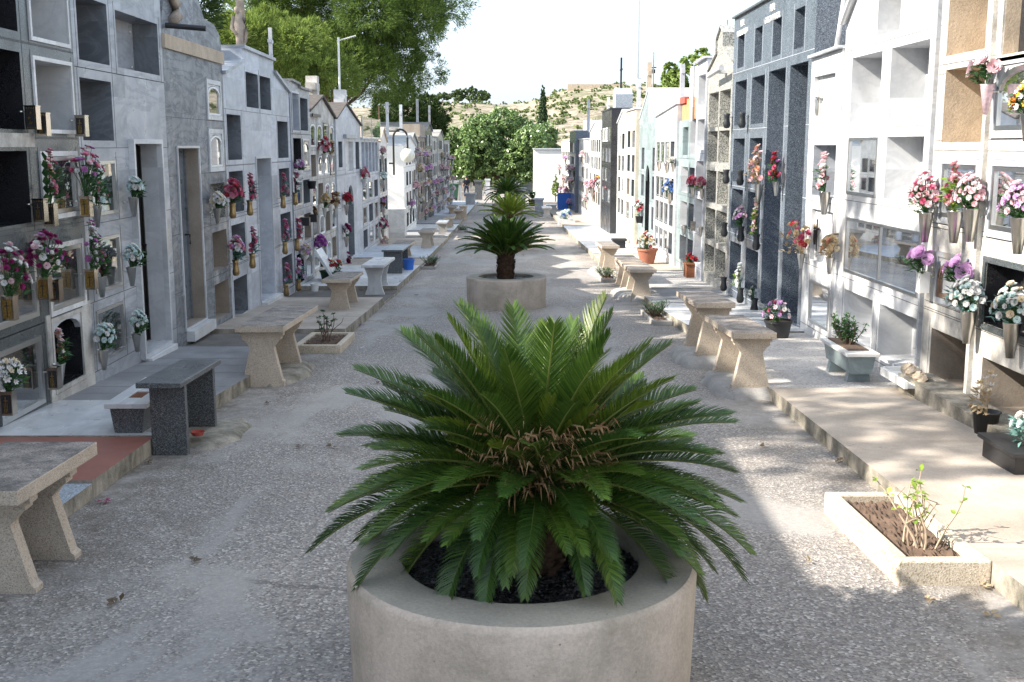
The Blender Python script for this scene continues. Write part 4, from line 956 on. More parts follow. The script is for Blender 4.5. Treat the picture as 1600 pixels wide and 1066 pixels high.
def palm(x, y, z, trunk_h, tr, Lf, nf, label, seed, el_hi, el_lo, dr_hi, dr_lo, nl=66, lmax=.155, lw=.008, young=9, fibre=140, lean=(0,0), variants=9, mats=None):
    rd = random.Random(seed); root = thing('sago_palm', label, 'palm', (x,y,z))
    # trunk made of overlapping old leaf bases
    tm = MB(); hx, hy = x+lean[0], y+lean[1]; hz_ = z+trunk_h; N = 14
    prof = [(tr*.9,-.08),(tr,0)]+[(tr*(1.0+.06*(i%2)), trunk_h*i/8) for i in range(1,8)]+[(tr*.85,trunk_h),(tr*.3,trunk_h+.05)]
    tm.lathe(prof, (x+lean[0]*.5,y+lean[1]*.5,z), N)
    rows = max(3,int(trunk_h/.045))
    for j in range(rows):
        for k in range(11):
            a = 2*math.pi*(k+.5*(j%2))/11+rd.uniform(-.1,.1); zz = z+trunk_h*(j+.3)/rows; c = Vector((x+lean[0]*.5+tr*math.cos(a), y+lean[1]*.5+tr*math.sin(a), zz))
            o_ = Vector((math.cos(a),math.sin(a),0)); s_ = Vector((-math.sin(a),math.cos(a),0))*tr*.26
            tip = c+o_*rd.uniform(.02,.045)+Vector((0,0,rd.uniform(.015,.05)))
            tm.face([c-s_,c+s_,tip+s_*.5,tip-s_*.5]); tm.face([c-s_-Vector((0,0,.03)),c+s_-Vector((0,0,.03)),tip+s_*.5-Vector((0,0,.012)),tip-s_*.5-Vector((0,0,.012))])
            tm.face([tip-s_*.5,tip+s_*.5,tip+s_*.5-Vector((0,0,.012)),tip-s_*.5-Vector((0,0,.012))])
    tm.build('trunk', M['palm_bark'], root)
    fm = mats or [M['frond'], M['rachis']]; big = Lf > .8 and trunk_h < .39
    vs = []
    for i in range(variants):
        t = i/(variants-1); vs.append([frond_mesh('frond', Lf*(.78+.22*min(1,t*1.4))*q, el_hi+(el_lo-el_hi)*t, dr_hi+(dr_lo-dr_hi)*t, nl, lw, lmax, fm, seed*50+i*3+j, rd.uniform(-.25,.25)) for j, q in enumerate((1.0,.9))])
    mids = {}
    if big:      # the dense under-layer of fronds beyond the hundred that show largest
        vv = []; ff = []; mm = []
        for i in range(64):
            t = .15+.55*(i+.5)/64; src = vs[min(variants-1, int(t**.9*variants))][i%2]; az = i*2.399963+1.1
            mt = Matrix.Translation((lean[0]+tr*.6*math.cos(az), lean[1]+tr*.6*math.sin(az), trunk_h-.01-.07*t)) @ Matrix.Rotation(az+rd.uniform(-.2,.2),4,'Z') @ Matrix.Rotation(.10,4,'Y') @ Matrix.Scale(rd.uniform(.84,.98)*(1-.34*max(0,-math.sin(az))), 4)
            n0 = len(vv); vv += [tuple(mt@v.co) for v in src.vertices]
            for f in src.polygons: ff.append(tuple(n0+q for q in f.vertices)); mm.append(f.material_index)
        me = bpy.data.meshes.new('lower_fronds'); me.from_pydata(vv, [], ff); me.materials.append(M['frond']); me.materials.append(M['rachis']); me.polygons.foreach_set('material_index', mm); me.update()
        o = obj('lower_fronds', me, root); o['kind'] = 'stuff'
    for i in range(nf):
        t = (i+.5)/nf; vi = min(variants-1, int(t**.9*variants)); me = vs[vi][i%2]
        if big and t < .30:
            if me.name not in mids:
                mids[me.name] = me.copy(); mids[me.name].materials[0] = M['frond_mid']
            me = mids[me.name]
        az = i*2.399963+rd.uniform(-.13,.13); rr_ = tr*(.35+.55*t); zz = trunk_h+.05-.09*t
        obj('frond', me, root, (lean[0]+rr_*math.cos(az), lean[1]+rr_*math.sin(az), zz), (rd.uniform(-.12,.12), rd.uniform(-.07,.07), az), rd.uniform(.93,1.05)*(1-(.40 if big else 0)*max(0,-math.sin(az))*min(1,t*1.4)))
    if young:
        ym = [frond_mesh('young_frond', Lf*q, R(64), R(30), int(nl*.7), .0075, lmax*.55, [M['frond_new_or_sunlit'], M['rachis']], seed+900+k, 0, True) for k, q in enumerate((.42,.58,.33))]
        for k in range(young):
            az = 2*math.pi*k/young+rd.uniform(-.2,.2); q = rd.uniform(.02,.07)
            obj('young_frond', ym[k%3], root, (lean[0]+q*math.cos(az), lean[1]+q*math.sin(az), trunk_h+.02), (rd.uniform(-.2,.2), rd.uniform(-.1,.35), az))
    if fibre:
        fb = MB()
        for k in range(fibre):
            az = rd.uniform(0,6.283); q = rd.uniform(.04,.28); p = Vector((hx+q*math.cos(az), hy+q*math.sin(az), hz_+rd.uniform(-.02,.24)))
            d = Vector((math.cos(az+rd.uniform(-1,1)), math.sin(az+rd.uniform(-1,1)), rd.uniform(-.2,.9))).normalized(); l = rd.uniform(.05,.12)
            s_ = d.orthogonal().normalized()*.0042; m_ = p+d*l*.6; e_ = m_+(d*.5+Vector((0,0,-.8))).normalized()*l*.5
            fb.face([p-s_,p+s_,m_+s_,m_-s_]); fb.face([m_-s_,m_+s_,e_])
        fb.build('dry_fibre', M['dry_fibre'], root)
    return root
zr = g(4.45)+.53
yn = at_ground(813, 972, .53)[1]; yc = yn+.675
zt = planter(.06, yc, .675, .53, 'big round rendered planter in the foreground, nearest the camera', 1)
palm(.09, yc+.02, zt-.05, .38, .12, .84, 99, 'large spreading sago palm filling the foreground planter', 5, R(72), R(-22), R(12), R(52), nl=88, lmax=.138, lw=.0062, young=26, fibre=1500, lean=(.03,-.02))
zt = planter(.01, 18.69, .673, .51, 'second round planter, holding a dark green sago palm with a tall trunk', 2)
palm(.0, 18.7, zt-.05, .44, .13, .78, 82, 'dark green sago palm with a stout brown trunk in the second planter', 6, R(80), R(30), R(16), R(52), nl=46, lmax=.105, lw=.015, young=6, fibre=60)
zt = planter(.12, 33.6, .673, .51, 'third round planter, mostly hidden behind the second palm', 3)
palm(.12, 33.6, zt-.05, .55, .13, .92, 44, 'sunlit yellow green sago palm rising behind the second one', 7, R(80), R(20), R(26), R(48), nl=30, lmax=.12, lw=.025, young=6, fibre=0, mats=[M['frond_new_or_sunlit'], M['rachis']])  # pale leaflet colour stands in for sun on this shaded crown
zt = planter(.1, 58, .8, .6, 'fourth round planter at the far end of the street', 4)
palm(.1, 58, zt-.05, .6, .15, 1.25, 40, 'farthest sago palm, dark green, under the round leafy tree', 8, R(75), R(-5), R(25), R(60), nl=26, lmax=.18, lw=.04, young=0, fibre=0)

# ================================================================ vases
VC = {}
def vase_meshes(kind):
    if kind in VC: return VC[kind]
    parts = []; m = MB(); b = MB(); e = None; H = .20
    # local frame: x = away from the wall, z up, origin at the bottom centre
    if kind == 'cone': H = .22; m.lathe([(0,0),(.022,0),(.058,.215),(.062,.22),(.055,.218),(.02,.03),(0,.03)], n=16); mat = M['silver']
    if kind == 'pinkcone': H = .26; m.lathe([(0,0),(.02,0),(.06,.255),(.064,.26),(.056,.258),(.02,.03),(0,.03)], n=16); mat = M['p_pale']
    if kind == 'bigcone': H = .30; m.lathe([(0,0),(.035,0),(.075,.295),(.08,.30),(.07,.298),(.03,.03),(0,.03)], n=16); mat = M['silver']
    if kind == 'brass': H = .25; m.lathe([(0,0),(.035,0),(.052,.025),(.056,.07),(.045,.14),(.042,.2),(.056,.25),(.05,.248),(.036,.2),(0,.06)], n=18); mat = M['brass']
    if kind == 'urn': H = .27; m.lathe([(0,0),(.04,0),(.062,.03),(.07,.08),(.052,.15),(.05,.21),(.068,.265),(.064,.27),(.045,.215),(0,.1)], n=18); mat = M['urn']
    if kind == 'bowl': H = .10; m.lathe([(0,0),(.04,0),(.08,.05),(.09,.1),(.085,.1),(.03,.02),(0,.02)], n=18); mat = M['white']
    if kind == 'bucket': H = .17; m.lathe([(0,0),(.075,0),(.1,.165),(.108,.165),(.108,.17),(.094,.17),(.07,.02),(0,.02)], n=18); mat = M['black']
    if kind in ('box','goldbox','starbox','blackbox','whitebox'):
        H = .21 if kind != 'blackbox' else .17; a = .05 if kind != 'blackbox' else .08
        m.box(-a,a,-a,a,0,H-.01); m.box(-a-.004,a+.004,-a-.004,a+.004,H-.01,H)
        mat = {'box':M['bronze'],'goldbox':M['bronze'],'starbox':M['bronze'],'blackbox':M['black'],'whitebox':M['white']}[kind]
        if kind in ('box','starbox','goldbox'):
            for k in range(4): m.box(-a+.012+.022*k,-a+.018+.022*k,-a-.003,a+.003,.01,H-.015)
            e = MB()
            for s in (-1,):
                ys = sorted((s*(a+.0042), s*(a+.0075)))
                e.box(-a+.012,a-.012,ys[0],ys[1],.02,H-.03,0 if kind != 'goldbox' else 1)
                y2 = sorted((s*(a+.0076), s*(a+.0105)))
                if kind == 'starbox':
                    for (cx_,cz,r_) in ((0,.06,.022),(-.01,.10,.018),(.008,.145,.013)):
                        P = [((r_ if q%2==0 else r_*.42)*math.sin(q*math.pi/5)+cx_, (r_ if q%2==0 else r_*.42)*math.cos(q*math.pi/5)+cz) for q in range(10)]
                        e.prism(P, 1, y2[0], y2[1], 1)
                else:
                    e.box(-.004,.004,y2[0],y2[1],.03,H-.045,1 if kind=='box' else 0); e.box(-.018,.018,y2[0]+.0005,y2[1]-.0005,H-.085,H-.076,1 if kind=='box' else 0)
                    e.box(-.016,-.011,y2[0],y2[1],.03,H-.10,1); e.box(.011,.016,y2[0],y2[1],.03,H-.10,1)
    b.tube([(0,0,H*.75),(-.1,0,H*.75)], .007, 6); b.lathe([(0,0),(.02,0),(.02,.01),(0,.01)], (-.1,0,H*.75-.005), 8)
    mm = m.build('body', mat, None, smooth=kind in ('cone','bigcone','pinkcone','brass','urn','bowl','bucket'))
    if mm.data.polygons[0].use_smooth: pass
    bo = b.build('bracket', M['silver'], None)
    eo = e.build('emblem', [M['black'], M['gold']], None) if e else None
    r = (mm.data, bo.data, eo.data if eo else None, H)
    for o in (mm, bo, eo):
        if o: bpy.data.objects.remove(o)
    VC[kind] = r; return r
def vase(kind, x, y, ztop, side, label, s=1.0, bracket=True, cat='vase', group=None):
    b, br, em, H = vase_meshes(kind)
    r = thing('flower_pot' if kind in ('bucket','blackbox') else 'vase', label, 'vase', (x, y, ztop-H*s), 0 if side < 0 else math.pi, group, s)
    obj('body', b, r)
    if bracket: obj('bracket', br, r)
    if em: obj('emblem', em, r)
    return r
# ================================================================ flowers
def blossom_mesh(col, kind):
    key = 'bl_'+col+kind
    if key in bpy.data.meshes: return bpy.data.meshes[key]
    m = MB(); rd = random.Random(len(col)*7+ord(kind[0]))
    def petal(az, el, r0, L_, w_, cup):
        d = Vector((math.cos(az)*math.cos(el), math.sin(az)*math.cos(el), math.sin(el))); s_ = Vector((-math.sin(az),math.cos(az),0))
        a = Vector((math.cos(az)*r0,math.sin(az)*r0,0)); up = Vector((0,0,1)); b = a+d*L_*.55+s_*0; c = a+d*L_+ (up*cup - d*.05)*L_
        n = len(m.v); m.v += [tuple(a-s_*w_*.3),tuple(a+s_*w_*.3),tuple(b+s_*w_*.55+up*cup*.2*L_),tuple(b-s_*w_*.55+up*cup*.2*L_),tuple(c+s_*w_*.3),tuple(c-s_*w_*.3),tuple(b-up*.1*L_)]
        m.f += [(n,n+1,n+2,n+6),(n,n+6,n+3),(n+6,n+2,n+4,n+5),(n+3,n+6,n+5)]; m.m += [0]*4
    if kind == 'rose':
        for (n, el, r0, L_, w_, cup) in ((3,1.3,.1,.75,.8,-.25),(4,1.05,.15,.85,.9,-.15),(5,.7,.2,.95,1.0,0),(6,.3,.2,1.0,1.0,.15)):
            for k in range(n): petal(6.283*k/n+n, el+rd.uniform(-.1,.1), r0, L_, w_, cup)
    elif kind == 'mum':
        for (n, el, L_) in ((6,1.25,.7),(9,.95,.9),(11,.6,1.0),(12,.25,1.0),(9,-.1,.9)):
            for k in range(n): petal(6.283*k/n+n, el+rd.uniform(-.15,.15), .1, L_, .33, .1)
    else:
        for k in range(6): petal(6.283*k/6, .5+rd.uniform(-.1,.1), .08, 1.0, .55, .1)
        for k in range(5): petal(6.283*k/5+.5, 1.1, .03, .5, .35, 0)
    me = bpy.data.meshes.new(key); me.from_pydata([tuple(Vector(p)*1.0) for p in m.v], [], m.f); me.materials.append(M['p_'+col]); me.update(); return me
def leafmesh(m, p, d, l, w_, rd, mi=0):
    d = d.normalized(); s_ = d.cross(Vector((rd.uniform(-.5,.5),rd.uniform(-.5,.5),1))).normalized()*w_; up = Vector((0,0,1))
    a = p; b = p+d*l*.45+up*l*.08; c = p+d*l-up*l*.12
    n = len(m.v); m.v += [tuple(a),tuple(b+s_),tuple(c),tuple(b-s_),tuple(b-up*w_*.3)]
    m.f += [(n,n+1,n+4),(n+1,n+2,n+4),(n+2,n+3,n+4),(n+3,n,n+4)]; m.m += [mi]*4
def bouquet(x, y, z, side, cols, H, W, style, desc, seed, leaf='leaf', near=True, n=None, st_y=99, name='flower_bouquet', cat='flowers', br=.03, group=None):
    rd = random.Random(seed); out = -side
    if near and st_y < 13: H *= 1.08; W *= 1.3
    r = thing(name, desc, cat, (x,y,z), 0, group)
    if n is None: n = int({'round':36,'tall':30,'wide':52,'dry':34,'side':20,'pot':20}.get(style,22)*(1 if near else .55))
    m = MB(); pts = []
    for k in range(n):
        t = (k+.5)/n
        if style in ('tall','side'):
            zz = H*(.12+.86*t); wv = W*.5*(1.0-.75*t); yy = rd.uniform(-1,1)*wv+(0 if style == 'tall' else W*.0); xx = rd.uniform(-.2,.8)*wv
        elif style == 'dry':
            a = rd.uniform(0,6.283); q = W*.5*math.sqrt(rd.random()); yy = q*math.cos(a); xx = q*.6*math.sin(a); zz = H*(.3+.7*rd.random())
        else:
            a = k*2.4; q = math.sqrt(t)*W*.48; yy = q*math.cos(a); xx = q*.75*math.sin(a)+.02; zz = H*((.88-.50*t if style == 'round' else .9-.68*t)+rd.uniform(-.08,.08))
        pts.append(Vector((out*xx+out*.01, yy, zz)))
    allb = {}
    for k, p in enumerate(pts):
        br_k = .8 if k % 3 == 2 and near else 1
        c = cols[(k*7+k//3) % len(cols)]
        col, kind = (c.split(':')+['rose'])[:2] if ':' in c else (c, ('rose','mum','lily')[(seed+len(c))%3] if not near else 'rose')
        s_ = br*br_k*rd.uniform(.75,1.15)*(1 if kind != 'lily' else 1.15)
        d = Vector((p.x+out*.06, p.y, max(.02,p.z-H*.35))).normalized()
        q = d.to_track_quat('Z','Y').to_euler()
        if near: obj('blossom', blossom_mesh(col, kind), r, p, q, s_)
        else: allb.setdefault((col), []).append((p, q, s_, kind))
        m.tube([(0,0,-.04),tuple(p*.5+Vector((0,0,H*.06))),tuple(p)], .0025, 3, 1, False)
    for col, lst in allb.items():
        bm_ = MB()
        for p, q, s_, kind in lst:
            src = blossom_mesh(col, kind); mt = q.to_matrix(); n0 = len(bm_.v)
            bm_.v += [tuple(p+mt@(v.co*s_*1.15)) for v in src.vertices]
            for f in src.polygons: bm_.f.append(tuple(n0+i for i in f.vertices)); bm_.m.append(0)
        bm_.build('blossoms', M['p_'+col], r, world=False)
    nlv = int((80 if near else 20)*(1 if style != 'dry' else .6))
    for k in range(nlv):
        a = rd.uniform(0,6.283); t = rd.random()
        p = Vector((out*(.01+.7*W*.5*abs(math.cos(a))*t), W*.40*math.sin(a)*t, H*(-.02+.62*rd.random())))
        leafmesh(m, p, Vector((out*(.3+rd.random()), math.sin(a)*1.3, rd.uniform(-.1,1.1))), rd.uniform(.05,.10)*(1 if near else 1.2), rd.uniform(.012,.024), rd)
    if style == 'side':
        for k in range(6): leafmesh(m, Vector((0,-.03,H*.15*k)), Vector((out*.1,-.6,.8)), .13, .03, rd)
    m.build('leaves', [M[leaf], M['leaf' if leaf != 'leaf_dry' else 'leaf_dry']], r, world=False)
    return r
# rows: side, u, v (vase mouth in the survey photo), vase kind, style, colours, height px, width px, bouquet description, leaf, vase description
FL = [
 (-1,50,165,'starbox',None,[],0,0,'','','silver box vase with gold stars, empty, by the white framed niche'),
 (-1,66,176,'box',None,[],0,0,'','','empty ribbed silver vase right beside the box with gold stars'),
 (-1,127,180,'box',None,[],0,0,'','','empty ribbed silver vase at the corner between granite and grey marble'),
 (-1,62,310,'box',None,[],0,0,'','','box vase with a gold cross panel beside the tall tulip spray'),
 (-1,78,318,'box','side',['pink','pale','hot','peach','pink'],78,36,'tall leaning spray of pink tulips and roses over the upper glass door','leaf','ribbed silver vase under the leaning tulip spray'),
 (-1,134,306,'goldbox','round',['pink','pale','hot','white','mauve','pale'],74,52,'full bouquet of pink and white roses on the granite edge','leaf','gold fronted box vase under the full pink rose bouquet'),
 (-1,150,322,'cone','tall',['mint','white','pink','mint'],60,34,'mint and white bouquet pressed against the pink roses','leaf','silver cone vase under the mint and white bouquet'),
 (-1,208,308,'cone','round',['mint','white','mint'],30,26,'upper small mint white posy beside the dark open door','leaf','upper small silver cone vase beside the dark open door'),
 (-1,14,462,'goldbox','wide',['mag','mag:mum','white','pale:mum'],80,58,'magenta and white bouquet cut by the left edge of the photo','leaf','box vase of the magenta and white bouquet at the photo edge'),
 (-1,69,432,'goldbox','wide',['mag:mum','mag:mum','mag:mum','pale','white','mauve'],72,62,'broad dark magenta bouquet with a few white roses','leaf','gold fronted vase under the broad magenta bouquet'),
 (-1,86,436,'box',None,[],0,0,'','','ribbed silver vase just right of the broad magenta bouquet'),
 (-1,142,420,'goldbox','tall',['mauve','white','mauve','pale','white'],72,38,'tall mauve and white rose bouquet on the granite edge','leaf','gilt vase under the tall mauve and white bouquet'),
 (-1,158,432,'cone','tall',['mauve','pink','mauve'],40,18,'thin mauve sprig tucked behind the mauve and white bouquet','leaf','silver cone vase under the thin mauve sprig'),
 (-1,205,417,'cone','round',['mint','white','mint'],34,28,'middle mint white posy beside the dark open door','leaf','middle small silver cone vase beside the dark open door'),
 (-1,12,610,'box','round',['white:lily','white:lily','cream:lily'],52,46,'white lily bouquet at the lower left edge','leaf','box vase with a gold cross under the white lilies'),
 (-1,84,573,'box',None,[],0,0,'','','low box vase with a gold cross by the arched black niche'),
 (-1,92,568,'cone','tall',['pale','white:lily','peach','white'],52,20,'drooping pale orchid stem across the arched black niche','leaf','small cone vase behind the low gold cross box'),
 (-1,161,546,'cone','round',['mint','mint','white'],44,32,'mint posy before the lowest glass door','leaf','silver cone vase before the lowest glass door'),
 (-1,213,520,'cone','round',['mint','white','mint'],36,28,'lowest mint white posy beside the dark open door','leaf','lowest small silver cone vase beside the dark open door'),
 (-1,339,326,'cone','round',['white','white','cream'],26,30,'white rose posy at the edge of the mottled marble block','leaf','narrow silver vase with white roses on the mottled marble'),
 (-1,363,316,'brass','wide',['hot','red','pink','hot'],38,40,'crimson flower bunch first along the white marble block','leaf','brass vase under the crimson flower bunch'),
 (-1,390,313,'brass','tall',['hot','pink','pink','rose'],42,24,'crimson and pink spray beside the crimson bunch','leaf_blue','brass vase right of the crimson bunch'),
 (-1,368,406,'brass','round',['white','rose','pink','lilac'],40,30,'white and lilac flowers in the lower brass vase, left one','leaf_blue','lower brass vase, left of the pair under the crimson flowers'),
 (-1,394,396,'brass','tall',['hot','rose','lilac','pink'],42,24,'pink and lilac spray in the lower brass vase, right one','leaf_blue','lower brass vase, right of the pair under the crimson flowers'),
 (-1,442,305,'brass','tall',['hot','pink','rose:lily'],34,18,'top left pink spray of the six brass vases past the tall door','leaf_blue','top left of the six brass vases past the tall door'),
 (-1,461,301,'brass','tall',['hot','lilac','white:lily'],32,22,'top right pink and white spray of the six brass vases','leaf_blue','top right of the six brass vases past the tall door'),
 (-1,445,377,'brass','tall',['hot','pink','lilac:lily'],34,18,'middle left pink spray of the six brass vases','leaf_blue','middle left of the six brass vases past the tall door'),
 (-1,464,373,'brass','tall',['hot','lilac','white:lily'],32,22,'middle right pink and lilac spray of the six brass vases','leaf_blue','middle right of the six brass vases past the tall door'),
 (-1,447,443,'brass','tall',['hot','pink','lilac:lily'],32,18,'bottom left pink spray of the six brass vases','leaf_blue','bottom left of the six brass vases past the tall door'),
 (-1,466,436,'brass','tall',['hot','lilac','white:lily'],32,22,'bottom right pink and lilac spray of the six brass vases','leaf_blue','bottom right of the six brass vases past the tall door'),
 (-1,467,266,'bowl','round',['white','lilac','mauve'],16,20,'small white and mauve posy in a white bowl','leaf','white bowl with the small mauve posy'),
 (-1,487,283,'bucket',None,[],0,0,'','','empty black tapered pot, highest of the black pots'),
 (-1,478,340,'blackbox',None,[],0,0,'','','empty square black pot, left of the black pair'),
 (-1,490,335,'blackbox','tall',['brown'],10,8,'withered sprig in the right square black pot','leaf_dry','square black pot, right of the black pair'),
 (-1,476,398,'bowl','wide',['lilac','white','cream'],16,24,'lilac and white flowers in a low basket bowl','leaf','low white bowl under the lilac and white flowers'),
 (-1,499,388,'bigcone','wide',['purple:mum','purple:mum','lilac:mum'],22,26,'bright purple chrysanthemum bunch spilling over its vase','leaf_yel','tall vase of the bright purple chrysanthemums'),
 (-1,507,325,'cone','round',['cream','yellow'],24,16,'cream flowers left of the dried brown bunch','leaf','silver vase with the cream flowers'),
 (-1,524,326,'cone','dry',['brown','brown','dry'],24,18,'dried brown bunch between cream and red flowers','leaf_dry','silver vase with the dried brown bunch'),
 (-1,541,320,'cone','round',['red','red:mum','hot'],20,20,'round bunch of bright red flowers','leaf','silver vase with the bright red bunch'),
 (-1,541,370,'cone','round',['mag','white','mag'],22,16,'dark magenta and white posy below the red bunch','leaf','silver vase with the dark magenta and white posy'),
 (-1,506,240,'cone','wide',['red','white','pink'],26,24,'red and white bouquet high on the weathered block','leaf','high silver vase with the red and white bouquet'),
 (-1,516,242,'cone','dry',['dry','brown'],20,14,'dry stems beside the high red and white bouquet','leaf_dry','high silver vase with dry stems'),
 (-1,543,418,'bowl','tall',['mag','white','mag'],24,14,'magenta and white flowers near the foot of the chapel tomb','leaf','bowl at the foot of the chapel tomb'),
 (-1,568,280,'cone','wide',['red','pink','white'],18,20,'red and pink bouquet right of the arched doorway','leaf','silver vase right of the arched doorway'),
 (-1,597,243,'cone','round',['rose','white'],14,12,'pink and white posy highest on the cream gabled block','leaf','highest vase on the cream gabled block'),
 (-1,598,282,'cone','round',['mint','white'],14,12,'greenish white posy on the cream gabled block','leaf_blue','vase with the greenish white posy'),
 (-1,599,325,'cone','dry',['lilac','brown'],16,12,'lilac flowered dry bunch on the cream gabled block','leaf','vase with the lilac flowered dry bunch'),
 (-1,598,358,'cone','wide',['pink','white','mag'],18,20,'pink, white and purple bunch low on the cream gabled block','leaf','low vase with the pink, white and purple bunch'),
 (-1,600,388,'cone','wide',['white','rose','cream'],20,20,'white and rose bunch lowest on the cream gabled block','leaf','lowest vase on the cream gabled block'),
 (1,1543,132,'pinkcone','round',['pale','pale','rose'],48,44,'three big pale pink peonies in a pinkish cone','leaf','pinkish cone vase on the white plaster pier'),
 (1,1606,178,'cone','wide',['yellow:lily','white:lily','orange:lily'],46,40,'yellow and white lilies at the right edge of the photo','leaf','silver vase of the yellow and white lilies'),
 (1,1447,332,'bigcone','wide',['rose','pink:mum','pale','hot'],60,46,'thick pink and rose bunch at the edge of the white marble block','leaf','large silver vase of the thick pink and rose bunch'),
 (1,1493,330,'bigcone','tall',['pink:mum','rose:mum','hot:mum'],72,34,'upright bright pink dahlias before the framed glass door','leaf_yel','large silver vase of the upright bright pink dahlias'),
 (1,1518,326,'bigcone','wide',['pale','pale','rose','white'],50,50,'light pink carnations leaning right of the pink dahlias','leaf','large silver vase of the light pink carnations'),
 (1,1594,340,'bigcone','wide',['lilac:lily','pale','lilac'],52,54,'lilac pink flowers with bare twigs at the right edge','leaf','large silver vase of the lilac flowers with twigs'),
 (1,1443,425,'whitebox','round',['lilac','lilac'],36,40,'four lilac roses in a white box vase','leaf','white box vase with four lilac roses'),
 (1,1500,440,'cone','round',['lilac','lilac'],34,40,'lilac roses before the brown arched door','leaf','silver vase behind the white and mint roses'),
 (1,1514,486,'bigcone','wide',['white','white','mint','white'],54,60,'white roses with mint sprigs below the lilac roses','leaf_blue','ribbed silver vase of the white roses with mint sprigs'),
 (1,1582,504,'bigcone','wide',['white','white','mint','cream'],60,58,'white and cream roses before the black Celtic cross niche','leaf_blue','ribbed silver vase below the Celtic cross niche'),
 (1,1289,300,'bigcone','tall',['white','pale','white:lily','rose'],62,36,'white and pale pink cascade inside the narrow white block niche','leaf','vase of the cascade in the narrow white block'),
 (1,1297,402,'cone','dry',['dry','peach','dry','cream'],36,42,'dried beige and pink bunch by the panel with a dark crucifix','leaf_dry','pale cone vase of the dried beige bunch'),
 (1,1252,396,'cone','dry',['dry','red','dry','hot'],46,84,'sprawling dried bunch with a red cluster on the blue granite','leaf_dry','glass cone vase of the sprawling dried bunch'),
 (1,1186,288,'bigcone','tall',['pale','cream','peach','rose'],62,46,'tall faded peach and white bouquet on the blue granite','leaf_dry','silver vase of the faded peach bouquet'),
 (1,1213,284,'cone','tall',['hot','red','brown','mauve'],46,34,'faded red and violet bouquet in the granite doorway','leaf','dark cone vase of the faded red and violet bouquet'),
 (1,1158,354,'urn','round',['white','lilac','pale'],34,26,'white and lilac roses in a dark urn','leaf','dark urn of the white and lilac roses'),
 (1,1182,366,'urn','tall',['pale','white','cream'],58,16,'narrow pale pink stem of blossoms in a dark urn','leaf_yel','dark urn of the narrow pale pink stem'),
 (1,1157,450,'urn','tall',['white','mint'],40,26,'leafy green and white bunch in a low dark urn','leaf_yel','low dark urn of the leafy green and white bunch'),
 (1,1179,466,'urn','round',['white'],22,22,'single white rose in the lowest dark urn','leaf','lowest dark urn with a single white rose'),
 (1,1136,178,'urn',None,[],0,0,'','','empty dark urn high on the grey speckled block'),
 (1,1160,176,'urn',None,[],0,0,'','','empty dark urn high on the blue granite block'),
 (1,1135,265,'urn',None,[],0,0,'','','empty dark urn in the second row of the speckled block'),
 (1,1157,266,'urn',None,[],0,0,'','','empty dark urn in the second row of the blue granite block'),
 (1,1132,348,'urn',None,[],0,0,'','','empty dark urn in the third row of the speckled block'),
 (1,1131,433,'urn',None,[],0,0,'','','empty dark urn lowest on the speckled block'),
 (1,1083,293,'cone','round',['hot','pink','red'],18,20,'deep pink posy, left of the matching pair','leaf','dark cone vase of the left deep pink posy'),
 (1,1097,295,'cone','round',['pink','rose','hot'],18,20,'lighter pink posy, right of the matching pair','leaf_yel','dark cone vase of the right lighter pink posy'),
 (1,1047,302,'cone','wide',['blue:mum','blue:mum','white:mum'],22,26,'blue and white hydrangeas','leaf','cone vase of the blue and white hydrangeas'),
 (1,999,338,'bucket','round',['white','red','mint'],26,22,'white and red ball of flowers by the green chapel doorway','leaf','black pot by the green chapel doorway'),
 (1,1070,352,'cone',None,[],0,0,'','','slim empty silver vase, leftmost of three below the hydrangeas'),
 (1,1083,346,'box',None,[],0,0,'','','dark ribbed empty vase, middle of three below the hydrangeas'),
 (1,1095,354,'cone',None,[],0,0,'','','bright empty vase, rightmost of three below the pink posies'),
 (1,1030,252,'cone',None,[],0,0,'','','empty silver cone high on the white walled block, left one'),
 (1,1042,254,'cone',None,[],0,0,'','','empty silver cone high on the white walled block, middle one'),
 (1,1052,255,'cone','round',['white'],8,12,'small white posy in the third high silver cone','leaf','silver cone high on the white walled block with a white posy'),
 (1,935,290,'cone','round',['hot','white','yellow'],16,14,'pink and white posy left of the black pole','leaf','vase left of the black pole'),
 (1,926,305,'cone','wide',['pink','rose'],16,22,'pink flowers left of the black pole, low','leaf','low vase left of the black pole'),
 (1,951,300,'cone','round',['pink','red'],14,10,'small red posy right of the black pole','leaf','vase right of the black pole'),
 (1,890,300,'bucket','wide',['pale','blue','mag'],24,26,'large bluish bouquet above the blue barrier','leaf','pot above the blue barrier'),
 (1,893,275,'bucket','wide',['blue','mint'],16,14,'dark greenish bouquet high above the blue barrier','leaf','high pot above the blue barrier'),
]
for i, (sd_, u, v, vk, st, cols, hp, wp, desc, lf, vdesc) in enumerate(FL):
    X = sd_*(XF-.10); x, y, z = at_x(u, v, X); k = y/F_PX
    near = y < 26
    b, br, em, VH = vase_meshes(vk)
    sv = 1.0 if near else 1.25
    vase(vk, x, y, z, sd_, vdesc, sv*.9)
    if st:
        br_ = .027 if y < 12 else (.036 if y < 20 else .045)
        if 'big pale pink' in desc or 'four lilac' in desc or desc.startswith('lilac roses'): br_ = .062
        nn = 5 if 'three big' in desc else (6 if 'four lilac' in desc or desc.startswith('lilac roses') else (2 if 'single' in desc else None))
        bouquet(x, y, z, sd_, cols, hp*k, wp*k, st, desc, 100+i, lf, near, nn, st_y=y, br=br_)
